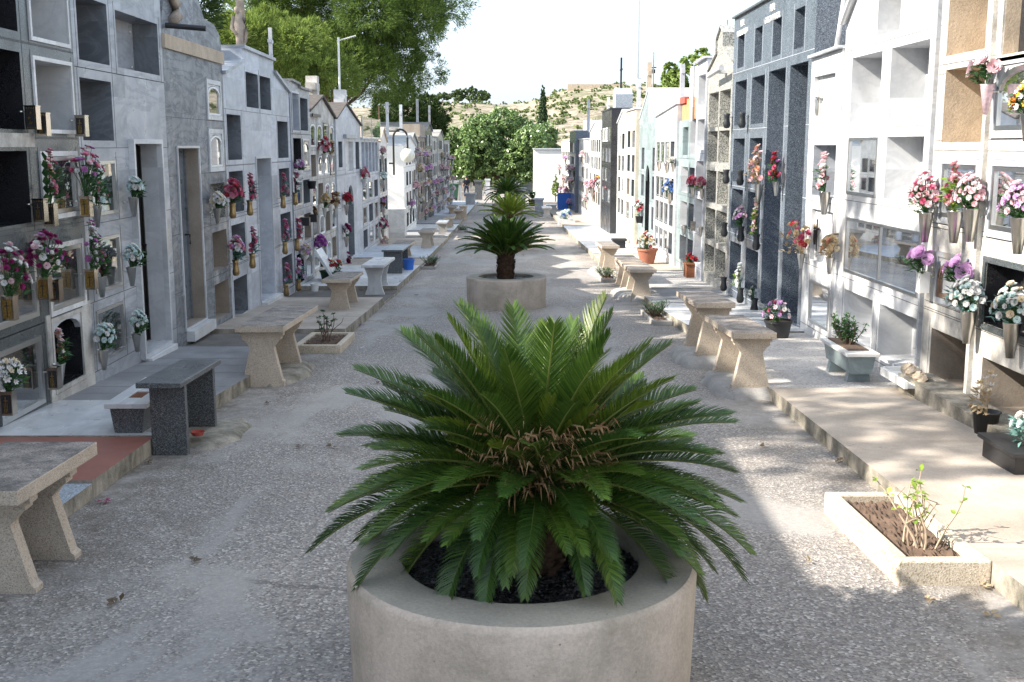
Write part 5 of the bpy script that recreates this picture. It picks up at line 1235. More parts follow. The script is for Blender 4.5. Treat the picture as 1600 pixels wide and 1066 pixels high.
# countless small offerings of the far rows
rr = random.Random(21); cc = list(PET)
for i in range(84):
    sd_ = -1 if i < 62 else 1
    y = rr.uniform(41, 77) if sd_ < 0 else rr.uniform(46, 75)
    if sd_ < 0 and y < 46 and i % 3: y += 8
    z = g(y)+rr.choice([.35,.95,1.6,2.25,2.9]); x = sd_*(XF-.36)
    vase('cone', x, y, z, sd_, 'small vase hung on the far %s row' % ('left' if sd_ < 0 else 'right'), 1.3, group='small vases of the far %s row' % ('left' if sd_ < 0 else 'right'))
    c1, c2 = rr.choice([('rose','white'),('pale','rose'),('white','cream'),('lilac','white'),('pale','white'),('white','pale'),('cream','dry')])
    bouquet(x, y, z, sd_, [c1,c2], rr.uniform(.25,.42), rr.uniform(.25,.42), rr.choice(['round','wide']), 'small %s and %s bunch on the far %s row' % (c1 if c1 != 'hot' else 'deep pink', c2 if c2 != 'hot' else 'deep pink', 'left' if sd_ < 0 else 'right'), 500+i, 'leaf', False, None, br=.05, group='small bunches of the far rows')

# ================================================================ ground-standing pots, troughs, beds
def pot(name, label, x, y, z, prof, mat, n=22, soil=True):
    r = thing(name, label, 'pot', (x,y,z)); m = MB(); m.lathe(prof, (x,y,z), n); m.build('body', M[mat], r, smooth=True).modifiers.new('e','EDGE_SPLIT').split_angle = R(40)
    if soil:
        rt = max(p[0] for p in prof)*.9; zt_ = max(p[1] for p in prof)-.02; s_ = MB(); s_.lathe([(.001,zt_+.004),(rt,zt_)], (x,y,z), n); s_.build('soil', M['soil'], r)
    return r
def potprof(rt, rb, h): return [(0,0),(rb,0),(rt*.97,h*.86),(rt*1.06,h*.86),(rt*1.06,h),(rt*.93,h),(rt*.9,h*.9)]
x, y, z = at_ground(1228, 527, .11); zz = g(y)+.11
pot('flower_pot','squat black pot against the blue granite doorway', 3.42, y, zz, potprof(.17,.13,.22), 'black')
bouquet(3.42, y, zz+.2, 1, ['white:lily','pale:lily','hot','white:mum','lilac'], 38*y/F_PX*1.0, .48, 'wide', 'pink and white flowers in the squat black pot', 901, 'leaf', True, 24)
x, y, z = at_ground(1011, 412, .12)
pot('flower_pot','terracotta pot of cream flowers beside the right benches', x, y, z, potprof(.24,.16,.36), 'terracotta')
bouquet(x, y, z+.34, 1, ['cream:mum','white:mum','cream:mum','red'], .42, .62, 'wide', 'cream flowers with one red bloom in the terracotta pot', 902, 'leaf', True, 26, br=.05)
x, y, z = at_ground(1094, 432, .12)
r = thing('planter_box','dull pink basket pot inside the lowest niche', 'pot', (3.85,y,z)); m = MB(); m.box(3.70,3.98,y-.2,y+.2,z,z+.26); m.box(3.68,4.0,y-.22,y+.22,z+.26,z+.29); m.build('body', M['p_brown'], r)
bouquet(3.84, y, z+.27, 1, ['red:mum','red'], .22, .3, 'round', 'bright red flowers in the dull pink basket', 903, 'leaf', True, 9, br=.045)
x, y, z = at_ground(967, 388, .12)
r = thing('planter_box','small black square box on the kerb, far right benches', 'pot', (x,y,z)); m = MB(); m.box(x-.17,x+.17,y-.17,y+.17,z,z+.22); m.box(x-.21,x+.21,y-.21,y+.21,z+.22,z+.28); m.build('body', M['black'], r)
for (u,v,lb,col) in [(511,438,'green pot of red flowers at the foot of the weathered block','red'),(524,440,'green pot of red and yellow flowers beside the green pot of red ones','orange')]:
    x, y, z = at_ground(u, v, .1)
    pot('flower_pot', lb, x, y, z, potprof(.14,.10,.2), 'green_bin')
    bouquet(x, y, z+.18, -1, [col,'red'], .3, .3, 'round', ['red flowers in the left green pot by the weathered block','red and orange flowers in the right green pot'][u > 515], 910+u, 'leaf', True, 8, br=.04)
x, y, z = at_ground(492, 455, .1)
pot('flower_pot','small white cup on the ground by the old tombs', x, y, z, potprof(.08,.06,.14), 'white')
x, y, z = at_ground(634, 424, .1)
pot('bucket','blue plastic bucket behind the dark blue bench', x+.05, y+.2, z, potprof(.13,.10,.25), 'blue', soil=False)
x, y, z = at_ground(309, 680, .08)
pot('saucer','tiny red clay saucer under the dark granite bench', x, y, z, [(0,0),(.04,0),(.055,.03),(.05,.03),(.04,.01),(0,.01)], 'redbrick', soil=False)
# flower trough, left
yT, xT = 8.25, -2.84
r = thing('flower_trough','low dark granite flower trough with a white marble top and two brown slots','trough',(xT,yT+.35,g(8.5)+.13))
zb = g(8.6)+.13; m = MB()
m.prism([(xT-.10,zb),(xT+.10,zb),(xT+.13,zb+.21),(xT-.13,zb+.21)], 1, yT-.05, yT+.85); m.build('body', M['gran_bench'], r)
m = MB(); x0, x1, y0, y1 = xT-.16, xT+.16, yT-.09, yT+.89; zz = zb+.211
cuts = [y0, yT+.12, yT+.36, yT+.50, yT+.74, y1]
m.box(x0,xT-.055,y0,y1,zz,zz+.04); m.box(xT+.055,x1,y0,y1,zz,zz+.04)
for k in (0,2,4): m.box(xT-.055,xT+.055,cuts[k],cuts[k+1],zz,zz+.04)
m.build('top', M['mar_clean'], r, bevel=.006)
m = MB(); [m.box(xT-.055,xT+.055,cuts[k],cuts[k+1],zz,zz+.028) for k in (1,3)]; m.build('soil', M['p_brown'], r)
# marble trough, right
x0, y0, z0 = 3.40, 10.5, g(10.8)+.11
r = thing('flower_trough','pale marble flower trough on feet with a green shrub, by the white gabled block','trough',(x0,y0+.35,z0)); m = MB()
m.prism([(x0-.10,z0+.10),(x0+.10,z0+.10),(x0+.13,z0+.27),(x0-.13,z0+.27)], 1, y0-.02, y0+.82); m.build('body', M['mar_sea'], r)
m = MB(); m.box(x0-.16,x0+.16,y0-.06,y0+.86,z0+.271,z0+.305); m.build('rim', M['mar_clean'], r, bevel=.005)
for yy in (y0+.05, y0+.65): m = MB(); m.prism([(x0-.12,z0-.02),(x0+.12,z0-.02),(x0+.095,z0+.11),(x0-.095,z0+.11)], 1, yy, yy+.09); m.build('foot', M['mar_sea'], r)
m = MB(); m.box(x0-.1,x0+.1,y0+.1,y0+.8,z0+.305,z0+.315); m.build('soil', M['soil'], r)
def shrub(name, label, x, y, z, H, W, n, leaf='leaf', ll=.05, lw=.014, stem='bark', cat='shrub', stems=7, seed=1, lean=0):
    rd = random.Random(seed); r = thing(name, label, cat, (x,y,z)); s_ = MB(); f = MB()
    for k in range(stems):
        a = rd.uniform(0,6.283); t = Vector((x+W*.5*math.cos(a)*rd.uniform(.3,1), y+W*.5*math.sin(a)*rd.uniform(.3,1), z+H*rd.uniform(.65,1)))
        b = Vector((x+W*.08*math.cos(a), y+W*.08*math.sin(a), z)); mid = b.lerp(t,.5)+Vector((rd.uniform(-1,1),rd.uniform(-1,1),0))*W*.08
        s_.tube([b,mid,t], [.006*max(1,H*1.5),.004*max(1,H*1.5),.002], 5)
        for j in range(n//stems):
            q = rd.uniform(.25,1.0); p = (b.lerp(mid,q*2) if q < .5 else mid.lerp(t,(q-.5)*2))
            leafmesh(f, p, Vector((rd.uniform(-1,1),rd.uniform(-1,1),rd.uniform(-.2,1))), ll*rd.uniform(.7,1.2), lw, rd)
    s_.build('stems', M[stem], r); f.build('leaves', M[leaf], r); return r
shrub('potted_shrub','bushy green shrub growing in the pale marble trough', x0, y0+.42, z0+.3, .30, .40, 620, 'leaf_yel' if False else 'leaf', .055, .010, seed=4, stems=22)
# low bed with the rose bush, near right
def bed(name, label, x0, x1, y0, y1, h, t, mat='kerb', soil='soil', up=0.0):
    r = thing(name, label, 'flower bed', ((x0+x1)/2,(y0+y1)/2,g((y0+y1)/2)+up))
    def wall(a,b,c,d):
        m = MB(); n = len(m.v)
        for (x,y) in ((a,c),(b,c),(b,d),(a,d)): m.v.append((x,y,g(y)-.05))
        for (x,y) in ((a,c),(b,c),(b,d),(a,d)): m.v.append((x,y,g(y)+up+h))
        for q in [(0,3,2,1),(4,5,6,7),(0,1,5,4),(1,2,6,5),(2,3,7,6),(3,0,4,7)]: m.f.append(q); m.m.append(0)
        m.build('kerb_stone', M[mat], r, bevel=.012)
    wall(x0,x1,y0,y0+t); wall(x0,x1,y1-t,y1); wall(x0,x0+t,y0+t+.002,y1-t-.002); wall(x1-t,x1,y0+t+.002,y1-t-.002)
    m = MB(); N = 26; rd = random.Random(int(x0*10))
    hh = [[(g(y0+t+(y1-y0-2*t)*j/N)+up+h*.62+rd.uniform(-.012,.02)) for i in range(N+1)] for j in range(N+1)]
    P = lambda i,j: (x0+t+(x1-x0-2*t)*i/N, y0+t+(y1-y0-2*t)*j/N, hh[j][i])
    for j in range(N):
        for i in range(N): m.face([P(i,j),P(i+1,j),P(i+1,j+1),P(i,j+1)])
    m.build('soil', M[soil], r, smooth=False); return r
M['bedk'] = m_terrazzo('bed_kerb_concrete', (.54,.47,.37), ((.42,.35,.27),(.34,.28,.2),(.62,.56,.46)), 150, .85)
bed('flower_bed','long concrete edged bed with a leggy rose bush, near right', 1.93, 2.40, 5.24, 6.52, .13, .075, 'bedk')
bed('flower_bed','square bed of dark rose cuttings beside the pale left bench', -2.55, -1.98, 13.25, 14.5, .10, .07, 'bedk')
bed('flower_bed','tiny square bed of grassy herbs before the polished marble slab', 2.13, 2.42, 16.0, 17.6, .07, .04, 'cement')
bed('flower_bed','tiny herb bed beside the tall narrow bench, far right', 1.98, 2.3, 22.9, 24.1, .08, .04, 'cement')
bed('flower_bed','tiny herb bed at the left kerb before the sunlit strip', -2.0, -1.65, 26.2, 27.6, .07, .04, 'cement')
bed('flower_bed','small herb bed far off on the left kerb', -1.9, -1.4, 42.4, 43.4, .09, .05, 'cement')
def rose_bush(label, x, y, z, H, seed, cut=False):
    rd = random.Random(seed); r = thing('rose_bush', label, 'rose bush', (x,y,z)); s_ = MB(); f = MB(); lf = 'leaf_yel' if not cut else 'leaf'
    for k in range(9 if not cut else 7):
        bx_, by = x+rd.uniform(-.06,.07), y+rd.uniform(-.10,.10); p = Vector((bx_,by,z-.02)); pts = [p]
        d = Vector((rd.uniform(-.2,.22),rd.uniform(-.25,.25),1)).normalized(); L_ = H*rd.uniform(.6,1.0)/5
        for j in range(5):
            d = (d+Vector((rd.uniform(-.3,.3),rd.uniform(-.3,.3),.1))).normalized(); p = p+d*L_; pts.append(p)
            for q in range((3 if not cut else 9) if j > (1 if not cut else 2) else 0):
                leafmesh(f, p, Vector((rd.uniform(-1,1),rd.uniform(-1,1),rd.uniform(-.2,.7))), rd.uniform(.03,.05), .015, rd)
        s_.tube(pts, [.007,.006,.0055,.005,.004,.0025], 6)
        if rd.random() < .5: s_.tube([pts[2], pts[2]+Vector((rd.uniform(-.1,.12),rd.uniform(-.1,.1),.1)), pts[2]+Vector((rd.uniform(-.14,.16),rd.uniform(-.1,.1),.17))], [.005,.004,.002], 5)
    s_.build('stems', M['twig' if not cut else 'bark'], r); f.build('leaves', M[lf], r)
    return r
M['twig'] = m_plain('pale_twig', (.42,.33,.24), .85, 0, .25, 30)
rose_bush('leggy rose bush with bare pale stems and fresh yellow green leaves', 2.16, 5.62, g(5.62)+.08, .46, 3)
rose_bush('dark dense rose cuttings in the square bed, left side', -2.25, 13.8, g(13.8)+.07, .42, 5, True)
for (x,y,w_,lb,sd) in [(2.27,16.8,.22,'grassy green herbs in the bed before the polished marble slab',1),(2.14,23.5,.24,'dark herbs in the bed beside the tall narrow bench',2),(-1.82,26.9,.25,'dark herbs at the left kerb before the sunlit strip',3),(-1.65,42.9,.3,'small herbs far off on the left kerb',4)]:
    shrub('herb_plant', lb, x, y, g(y)+.05, .22, w_*2.2, 420, 'leaf', .09, .005, seed=sd, stems=30, cat='plant')
# polished slab, tray, leaning marble, plinth box
m = MB(); m.box(3.52,3.86,9.62,10.25,g(9.9)+.22,g(9.9)+.25); m.box(3.5,3.53,9.6,10.27,g(9.9)+.22,g(9.9)+.29)
m.box(3.5,3.86,10.25,10.28,g(9.9)+.22,g(9.9)+.29)
tag(m.build('tray', M['white']), 'shallow white tray lying at the foot of the crumbling block', 'tray')
rd = random.Random(4)
for k in range(3):
    m = MB(); c = Vector((3.68+.02*k, 9.72+.2*k, g(9.9)+.30)); N = 12
    rings = []
    for j in range(7):
        ph = -math.pi/2+math.pi*j/6; base = len(m.v); rings.append(base)
        for i in range(N):
            a = 6.283*i/N; q = rd.uniform(.8,1.2); m.v.append(tuple(c+Vector((.07*math.cos(ph)*math.cos(a)*q,.085*math.cos(ph)*math.sin(a)*q,.05*math.sin(ph)*q))))
    for A, B in zip(rings, rings[1:]):
        for i in range(N): m.f.append((A+i,A+(i+1)%N,B+(i+1)%N,B+i)); m.m.append(0)
    tag(m.build('stone', M['old_plaster']), ['rough tan stone nearest in the white tray','rough tan stone in the middle of the white tray','rough tan stone deepest in the white tray'][k], 'stone')
m = MB(); z = g(7.3)+.12; m.box(3.28,3.75,6.95,7.45,z,z+.13); m.box(3.25,3.78,6.92,7.48,z+.13,z+.16); tag(m.build('grave_box', M['black'], bevel=.004), 'polished black box on the pavement at the right edge', 'box')
bouquet(3.5, 7.2, z+.16, 1, ['white:mum','white:mum','mint'], .22, .3, 'round', 'white flower cushion on the polished black box', 930, 'leaf_blue', True, 14)
x, y, z = at_x(1598, 665, 3.66)
vase('bucket', 3.62, 8.2, -1.97, 1, 'grey green pot of grasses by the lowest niche at the right edge', 1.0, False)
bouquet(3.62, 8.2, -1.99, 1, ['white:lily','dry:lily','cream:lily'], .3, .28, 'dry', 'pale dried lilies in the pot at the right edge', 931, 'leaf_dry', True, 10)
m = MB(); yy = at_ground(570,440,.12)[1]; z = g(yy)+.1
m.prism([(-3.75,z+.62),(-3.70,z+.64),(-3.32,z+.0),(-3.37,z)], 1, yy-.05, yy+.62); tag(m.build('marble_slab', M['mar_clean']), 'loose white marble slab leaning by the chapel doorway', 'slab')
M['litter'] = m_plain('dead_leaf', (.12,.085,.05), .9)
# fallen leaves and litter
for k, (u,v,c) in enumerate([(1262,880,'leaf_dry'),(1330,720,'leaf_dry'),(1310,722,'litter'),(520,700,'litter'),(430,560,'leaf_dry'),(1190,700,'litter'),(300,880,'litter'),(640,500,'leaf_dry'),(1120,660,'leaf_dry'),(1480,905,'leaf_dry'),(1530,918,'leaf_dry'),(1452,940,'leaf_dry'),(1553,965,'leaf_dry'),(480,515,'litter'),(590,600,'litter'),(160,785,'p_mag'),(565,510,'p_purple'),(650,462,'litter'),(470,700,'litter'),(185,945,'litter'),(415,632,'litter'),(562,545,'p_white'),(230,725,'litter')]):
    x, y, z = at_ground(u, v); rd = random.Random(k); m = MB()
    for q in range(4): leafmesh(m, Vector((x+rd.uniform(-.02,.02),y+rd.uniform(-.02,.02),g(y)+.012)), Vector((rd.uniform(-1,1),rd.uniform(-1,1),.15)), .05, .014, rd)
    tag(m.build('fallen_leaf', M[c]), 'curled fallen petal or leaf lying on the street', 'leaf litter', 'fallen leaves on the street')
# ================================================================ trees
def leaf_cloud(name, mat, parent, lobes, n, size, seed, shape='quad', gap=.0, up=.3):
    # lobes: (centre, radii); leaves lie through the outer part of every lobe and follow its surface loosely
    rd = random.Random(seed); vs = []; fs = []; tot = sum(l[1][0]*l[1][1]+l[1][1]*l[1][2]+l[1][0]*l[1][2] for l in lobes)
    for c, rad in lobes:
        k = int(n*(rad[0]*rad[1]+rad[1]*rad[2]+rad[0]*rad[2])/tot)
        tufts = max(8, k//(20 if shape == 'needle' else 14)); dirs = []
        for q in range(tufts):
            z_ = rd.uniform(-.85,1); a = rd.uniform(0,6.283); r_ = math.sqrt(max(0,1-z_*z_)); dirs.append((Vector((r_*math.cos(a), r_*math.sin(a), z_)), rd.uniform(.72,1.04)))
        for q in range(k):
            d, rr_ = dirs[q % tufts]; jd = d+Vector((rd.gauss(0,1),rd.gauss(0,1),rd.gauss(0,1)))*(.075 if shape == 'needle' else .085)
            p = Vector((c[0]+jd.x*rad[0]*rr_, c[1]+jd.y*rad[1]*rr_, c[2]+jd.z*rad[2]*rr_))
            if shape == 'needle':
                dd = (d*1.4+Vector((rd.uniform(-.8,.8),rd.uniform(-.8,.8),rd.uniform(-.4,.8)))).normalized(); L_ = size*rd.uniform(.7,1.3); s_ = dd.orthogonal().normalized(); s_ = (Matrix.Rotation(rd.uniform(0,6.28),3,dd)@s_)*size*.16
                m_ = len(vs); vs += [tuple(p-s_),tuple(p+s_),tuple(p+dd*L_)]; fs.append((m_,m_+1,m_+2))
            else:
                nrm = (d*.6+Vector((rd.uniform(-1,1),rd.uniform(-1,1),rd.uniform(-.4,1.2)))).normalized(); s_ = nrm.orthogonal().normalized(); s_ = Matrix.Rotation(rd.uniform(0,6.28),3,nrm)@s_; t_ = nrm.cross(s_); L_ = size*rd.uniform(.7,1.3)
                m_ = len(vs); vs += [tuple(p-s_*L_),tuple(p-t_*L_*.5),tuple(p+s_*L_),tuple(p+t_*L_*.5)]; fs.append((m_,m_+1,m_+2,m_+3))
    me = bpy.data.meshes.new(name); me.from_pydata(vs, [], fs); me.materials.append(mat); me.update()
    o = bpy.data.objects.new(name, me); sc.collection.objects.link(o)
    o.parent = parent; o.location = -parent.location if parent else (0,0,0); return o
def lobeset(c, R3, n, rmin, rmax, seed, flat=1.0):
    rd = random.Random(seed); out = []
    for i in range(n):
        z_ = rd.uniform(-.75,1); a = i*2.399+rd.uniform(-.4,.4); q = math.sqrt(max(0,1-z_*z_)); k = rd.uniform(.5,.95)
        r_ = rd.uniform(rmin, rmax); out.append(((c[0]+R3[0]*k*q*math.cos(a), c[1]+R3[1]*k*q*math.sin(a), c[2]+R3[2]*k*z_), (r_,r_,r_*flat)))
    return out
def tree(name, label, base, crown_c, R3, nl, rmin, rmax, n, size, mat, tr, seed, shape='quad', flat=.8, cat='tree', group=None, limbs=9):
    r = thing(name, label, cat, base, 0, group); lb = lobeset(crown_c, R3, nl, rmin, rmax, seed, flat)
    m = MB(); b = Vector(base); c = Vector(crown_c); fork = b.lerp(Vector((c.x,c.y,c.z-R3[2]*.7)), .8)
    m.tube([b, b.lerp(fork,.5)+Vector((tr*.4,0,0)), fork], [tr*1.25,tr,tr*.8], 10)
    for k in range(limbs):
        t = fork.lerp(Vector(lb[(k*3) % len(lb)][0]), .7); mid = fork.lerp(t,.5)-Vector((0,0,R3[2]*.1)); m.tube([fork,mid,t], [tr*.5,tr*.32,tr*.12], 6)
    m.build('trunk', M['bark'], r); leaf_cloud('crown', M[mat], r, lb, n, size, seed, shape); return r
GZ = g(50)-.1
tree('pine_tree','huge spreading pine tree standing behind the left row',(-10.6,58,g(58)),(-8.2,58,6.3),(5.8,5.0,5.0),92,1.1,1.7,330000,.13,'pine',.22,2,'needle',.85)
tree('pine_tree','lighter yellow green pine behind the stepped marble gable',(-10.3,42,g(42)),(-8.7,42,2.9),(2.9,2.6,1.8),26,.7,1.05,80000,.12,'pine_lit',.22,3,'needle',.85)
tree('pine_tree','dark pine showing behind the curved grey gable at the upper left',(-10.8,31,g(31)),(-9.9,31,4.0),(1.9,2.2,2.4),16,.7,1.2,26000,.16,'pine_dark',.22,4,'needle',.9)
# trees of the next lane, mostly beyond the left edge; their shade falls on the street
for k, (x, y, h, R_, nn, w_) in enumerate([(-10.2,-.8,7.4,2.2,17000,'first'),(-9.8,6.6,7.2,1.9,9000,'second'),(-10.1,10.8,7.6,1.9,9000,'third'),(-9.8,15.0,7.1,2.0,10000,'fourth'),(-10.0,19.4,7.6,1.9,10000,'fifth')]):
    tree('pine_tree', 'lane side pine behind the left tombs, %s one from the camera' % w_, (x,y,g(y)), (x,y,h), (R_,R_+.7,1.8), 16, .45, .85, nn, .18, 'pine', .16, 30+k, 'needle', .8)
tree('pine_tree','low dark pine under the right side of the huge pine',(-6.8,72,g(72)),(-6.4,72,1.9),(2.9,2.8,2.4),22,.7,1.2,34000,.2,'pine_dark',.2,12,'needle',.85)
tree('leafy_tree','big round pale green leafy tree closing the end of the street',(-.6,110,g(110)),(-.4,110,-.7),(6.6,4.5,3.1),60,1.1,1.9,75000,.16,'ficus',.3,6,'quad',.85)
tree('leafy_tree','yellow green tree rising behind the right row roofs',(10.4,62,g(62)),(10.2,62,3.0),(1.9,1.9,1.9),18,.45,.85,9000,.13,'lime',.2,7)
tree('leafy_tree','low bushy tree behind the far right row roofs',(8.5,95,g(95)),(8.8,95,.1),(2.8,2.6,2.2),16,.8,1.3,12000,.18,'scrub',.2,8)
r = thing('cypress_tree','tall thin dark cypress standing alone before the hillside','tree',(6.2,190,-4.6)); m = MB(); m.tube([(6.2,190,-5.2),(6.2,190,-2)],[.2,.15],8); m.build('trunk', M['bark'], r)
leaf_cloud('crown', M['cypress'], r, [((6.2,190,-2.8+1.05*k),(w_,w_,1.1)) for k, w_ in enumerate([.7,.85,.95,1.0,1.0,.95,.9,.82,.72,.6,.45,.3])], 16000, .16, 9)
def hillpt(u, v, y): p = at_y(u, v, y); return (p[0], y, hz(p[0], y))
for k, (u, y, wpx, hpx, lb) in enumerate([(664,372,30,16,'small dark pine at the left end of the hilltop'),(690,374,26,15,'small rounded pine next on the hilltop skyline'),(712,373,22,18,'pine joining the wide group on the hilltop skyline'),
    (733,374,34,21,'broadest pine crown on the hilltop skyline'),(752,372,22,18,'pine at the right end of the hilltop group')]):
    x, yy, z = hillpt(u, 0, y); s_ = y/F_PX
    tree('umbrella_pine', lb, (x,y,z-.5), (x,y,z+hpx*s_*.6), (wpx*s_*.5,wpx*s_*.5,hpx*s_*.45), 12, hpx*s_*.22, hpx*s_*.34, 3200, .34, 'pine_far', .2, 60+k, 'quad', .8, group='pines on the hilltop skyline', limbs=4)
rd = random.Random(77); lobes = []
spots = [(715,175,300,10,5),(690,180,300,8,5),(660,190,290,12,6),(675,205,280,9,6),(645,200,270,12,8),(915,163,300,16,6),(950,165,300,26,6),(985,158,310,26,7),(1010,163,300,22,7),(880,168,300,18,6),(930,178,270,14,5),(960,185,260,18,6),(855,150,340,10,7),(845,165,320,12,7),(905,195,230,10,5),(880,185,240,10,7),(865,200,220,12,7),(940,210,200,12,8),(920,225,180,14,10),(900,120+20,370,6,4),(880,143,365,6,3),(1025,150,340,18,5)]
for (u,v,y,wp,hp) in spots:
    x = at_y(u,v,y)[0]; s_ = y/F_PX; z = hz(x,y)
    for q in range(4): lobes.append(((x+rd.uniform(-.6,.6)*wp*s_, y+rd.uniform(-4,4), z+hp*s_*.25), (wp*s_*.42,wp*s_*.42,hp*s_*.55)))
for k in range(1500):
    y = rd.uniform(160,378); x = rd.uniform(-.45,.6)*y; s_ = rd.uniform(.5,1.5); lobes.append(((x,y,hz(x,y)+s_*.2),(s_,s_,s_*.7)))
tag(leaf_cloud('scrub', M['scrub'], None, lobes, 120000, .36, 12), kind='stuff')
e = thing('retaining_wall','long pinkish retaining wall low on the right hillside','wall',(42,352,0)); m = MB(); z = hz(30,352)
m.box(19,36,352,353,z-3.5,z+1.0); m.build('wall', M['far_wall'] if 'far_wall' in M else M['old_plaster'], e)
# power pole and masts
def polebase(u, v, y): p = at_y(u, v, y); return p
p = at_y(996,160,60); m = MB(); m.tube([(p[0],60,g(60)),(p[0],60,9.5)], [.045,.03], 8); tag(m.build('mast', M['alu']), 'very tall thin metal mast rising out of the photo behind the right row', 'mast')
p = at_y(1020,135,90); r = thing('utility_pole','short grey utility pole with brackets behind the green gable','pole',(p[0],90,g(90))); m = MB(); m.tube([(p[0],90,g(90)),(p[0],90,7.2)], [.1,.06], 8); m.build('pole', M['cement'], r)
m = MB(); m.box(p[0]-.25,p[0]+.25,89.95,90.05,6.0,6.08); m.box(p[0]-.16,p[0]+.16,89.95,90.05,5.6,5.9); m.build('bracket', M['dark_metal'], r)
p = at_y(531,150,33); r = thing('tv_aerial','television aerial on a white mast behind the left chapel tomb','aerial',(p[0],33,g(33))); m = MB(); m.tube([(p[0],33,g(33)),(p[0],33,3.05)], .03, 8); m.build('mast', M['white'], r)
m = MB(); x0 = p[0]; m.tube([(x0-.05,33,2.95),(x0+.5,33,3.1)], .012, 5)
for k in range(8): m.tube([(x0+.05+.06*k,32.8,2.97+.016*k),(x0+.05+.06*k,33.2,2.97+.016*k)], .006, 4)
m.build('antenna', M['white'], r)
def cross(label, x, y, z0, h, w_, t, mat, side=-1, cat='cross', name='roof_cross', pos=.72):
    r = MB(); r.box(x-t,x+t,y-t,y+t,z0,z0+h); r.box(x-t*.8,x+t*.8,y-w_/2,y+w_/2,z0+h*pos,z0+h*pos+t*1.8); return tag(r.build(name, M[mat]), label, cat)
# carved figure standing against a stone cross on the stepped gable
yS = 18.5; p = at_y(392,50,yS); zS = 1.42
r = thing('cross_statue','carved sandstone cross with a draped figure on the stepped gable','statue',(-4.25,yS,zS)); xx = p[0]*yS/yS
m = MB(); m.box(-4.30,-4.18,yS+.02,yS+.12,zS,zS+.88); m.build('cross_shaft', M['stone_stat'], r, bevel=.01)
X_ = -4.24; Yf = yS-.05
m = MB(); m.tube([(X_,Yf,zS),(X_+.01,Yf,zS+.28),(X_,Yf-.01,zS+.48),(X_,Yf,zS+.6),(X_,Yf,zS+.67)], [.06,.07,.085,.06,.035], 12)
m.lathe([(0,0),(.035,.02),(.048,.06),(.04,.10),(0,.12)], (X_-.02,Yf-.03,zS+.64), 12)
m.tube([(X_-.08,Yf,zS+.6),(X_-.11,Yf-.03,zS+.42),(X_-.03,Yf-.08,zS+.32)], [.035,.03,.022], 8); m.tube([(X_+.08,Yf,zS+.6),(X_+.115,Yf-.02,zS+.36),(X_+.10,Yf-.03,zS+.2)], [.035,.03,.024], 8)
m.build('figure', M['stone_stat'], r, smooth=True)
cross('tall slim white cross on the roof behind the marble gable', -4.25, 20.9, 1.15, .95, .30, .03, 'mar_white')
cross('thin rusty cross over the cream gable', -4.1, 37, .5, .8, .3, .02, 'rust')
cross('white cross left of the round lamp roofline', -4.4, 42.5, .3, 1.3, .45, .05, 'mar_white')
cross('pale cross right behind the round lamp', -4.4, 48, .2, 1.5, .45, .06, 'mar_blue')
cross('thin pale cross on the dark granite block, far left row', -4.4, 57, .9, 1.4, .5, .06, 'mar_white')
cross('thin grey cross near the end of the left row', -4.4, 66, .6, 1.7, .5, .06, 'mar_grey')
cross('cream cross on the white gabled block, right row', 4.4, 37.8, 1.1, 1.1, .5, .06, 'mar_white')
cross('slender pinnacle cross on the roof beside the green gable', 4.2, 33.6, 1.05, 1.35, .4, .07, 'old_plaster')
cross('white and grey cross over the white walled block', 4.1, 26.6, .85, 1.0, .25, .05, 'mar_white', pos=.8)
cross('thin metal cross behind the stepped granite gable', 4.2, 21.9, 1.6, .75, .18, .012, 'mar_grey')
cross('white cross seen over the far right roofs', 4.5, 50, .8, 1.3, .5, .06, 'mar_white')
cross('white cross near the raised box of the far right row', 4.5, 62, .7, 1.8, .6, .07, 'mar_white')
cross('beige stone post cross behind the speckled gable, cut by the photo top', 5.0, 20.2, 1.6, 1.6, .5, .07, 'old_plaster')
# round lamp
yL = 39.4; r = thing('wall_lamp','globe lamp hanging from a curved dark arm on the left row','lamp',(-3.95,yL,-.9)); p = at_y(637,243,yL); gx = p[0]
m = MB(); cz = at_y(637,222,yL)[2]; x0 = at_y(615,240,yL)[0]; pts = [(x0,yL,-1.0),(x0,yL,cz+.15)]+[(x0+(gx-x0)*.5*(1-math.cos(a*math.pi/8)), yL, cz+.15+.28*math.sin(a*math.pi/8)) for a in range(1,9)]+[(gx,yL,-.12)]
m.tube(pts, .035, 8); m.tube([(x0,yL,-.6),(-4.05,yL,-.6)], .03, 6); m.build('arm', M['dark_metal'], r)
m = MB(); m.lathe([(.0,.32),(.08,.3),(.12,.22)], (gx,yL,p[2]-.05), 16); m.build('cap', M['dark_metal'], r)
m = MB(); m.lathe([(.25*math.sin(math.pi*k/12), -.25*math.cos(math.pi*k/12)) for k in range(13)], (gx,yL,p[2]), 24); m.build('globe', M['globe'], r, smooth=True)
m = MB(); m.box(-4.2,-3.4,37.8,38.6,g(38),-2.1); tag(m.build('white_cabinet', M['mar_clean']), 'white rendered cabinet under the round lamp, catching the sun', 'cabinet')
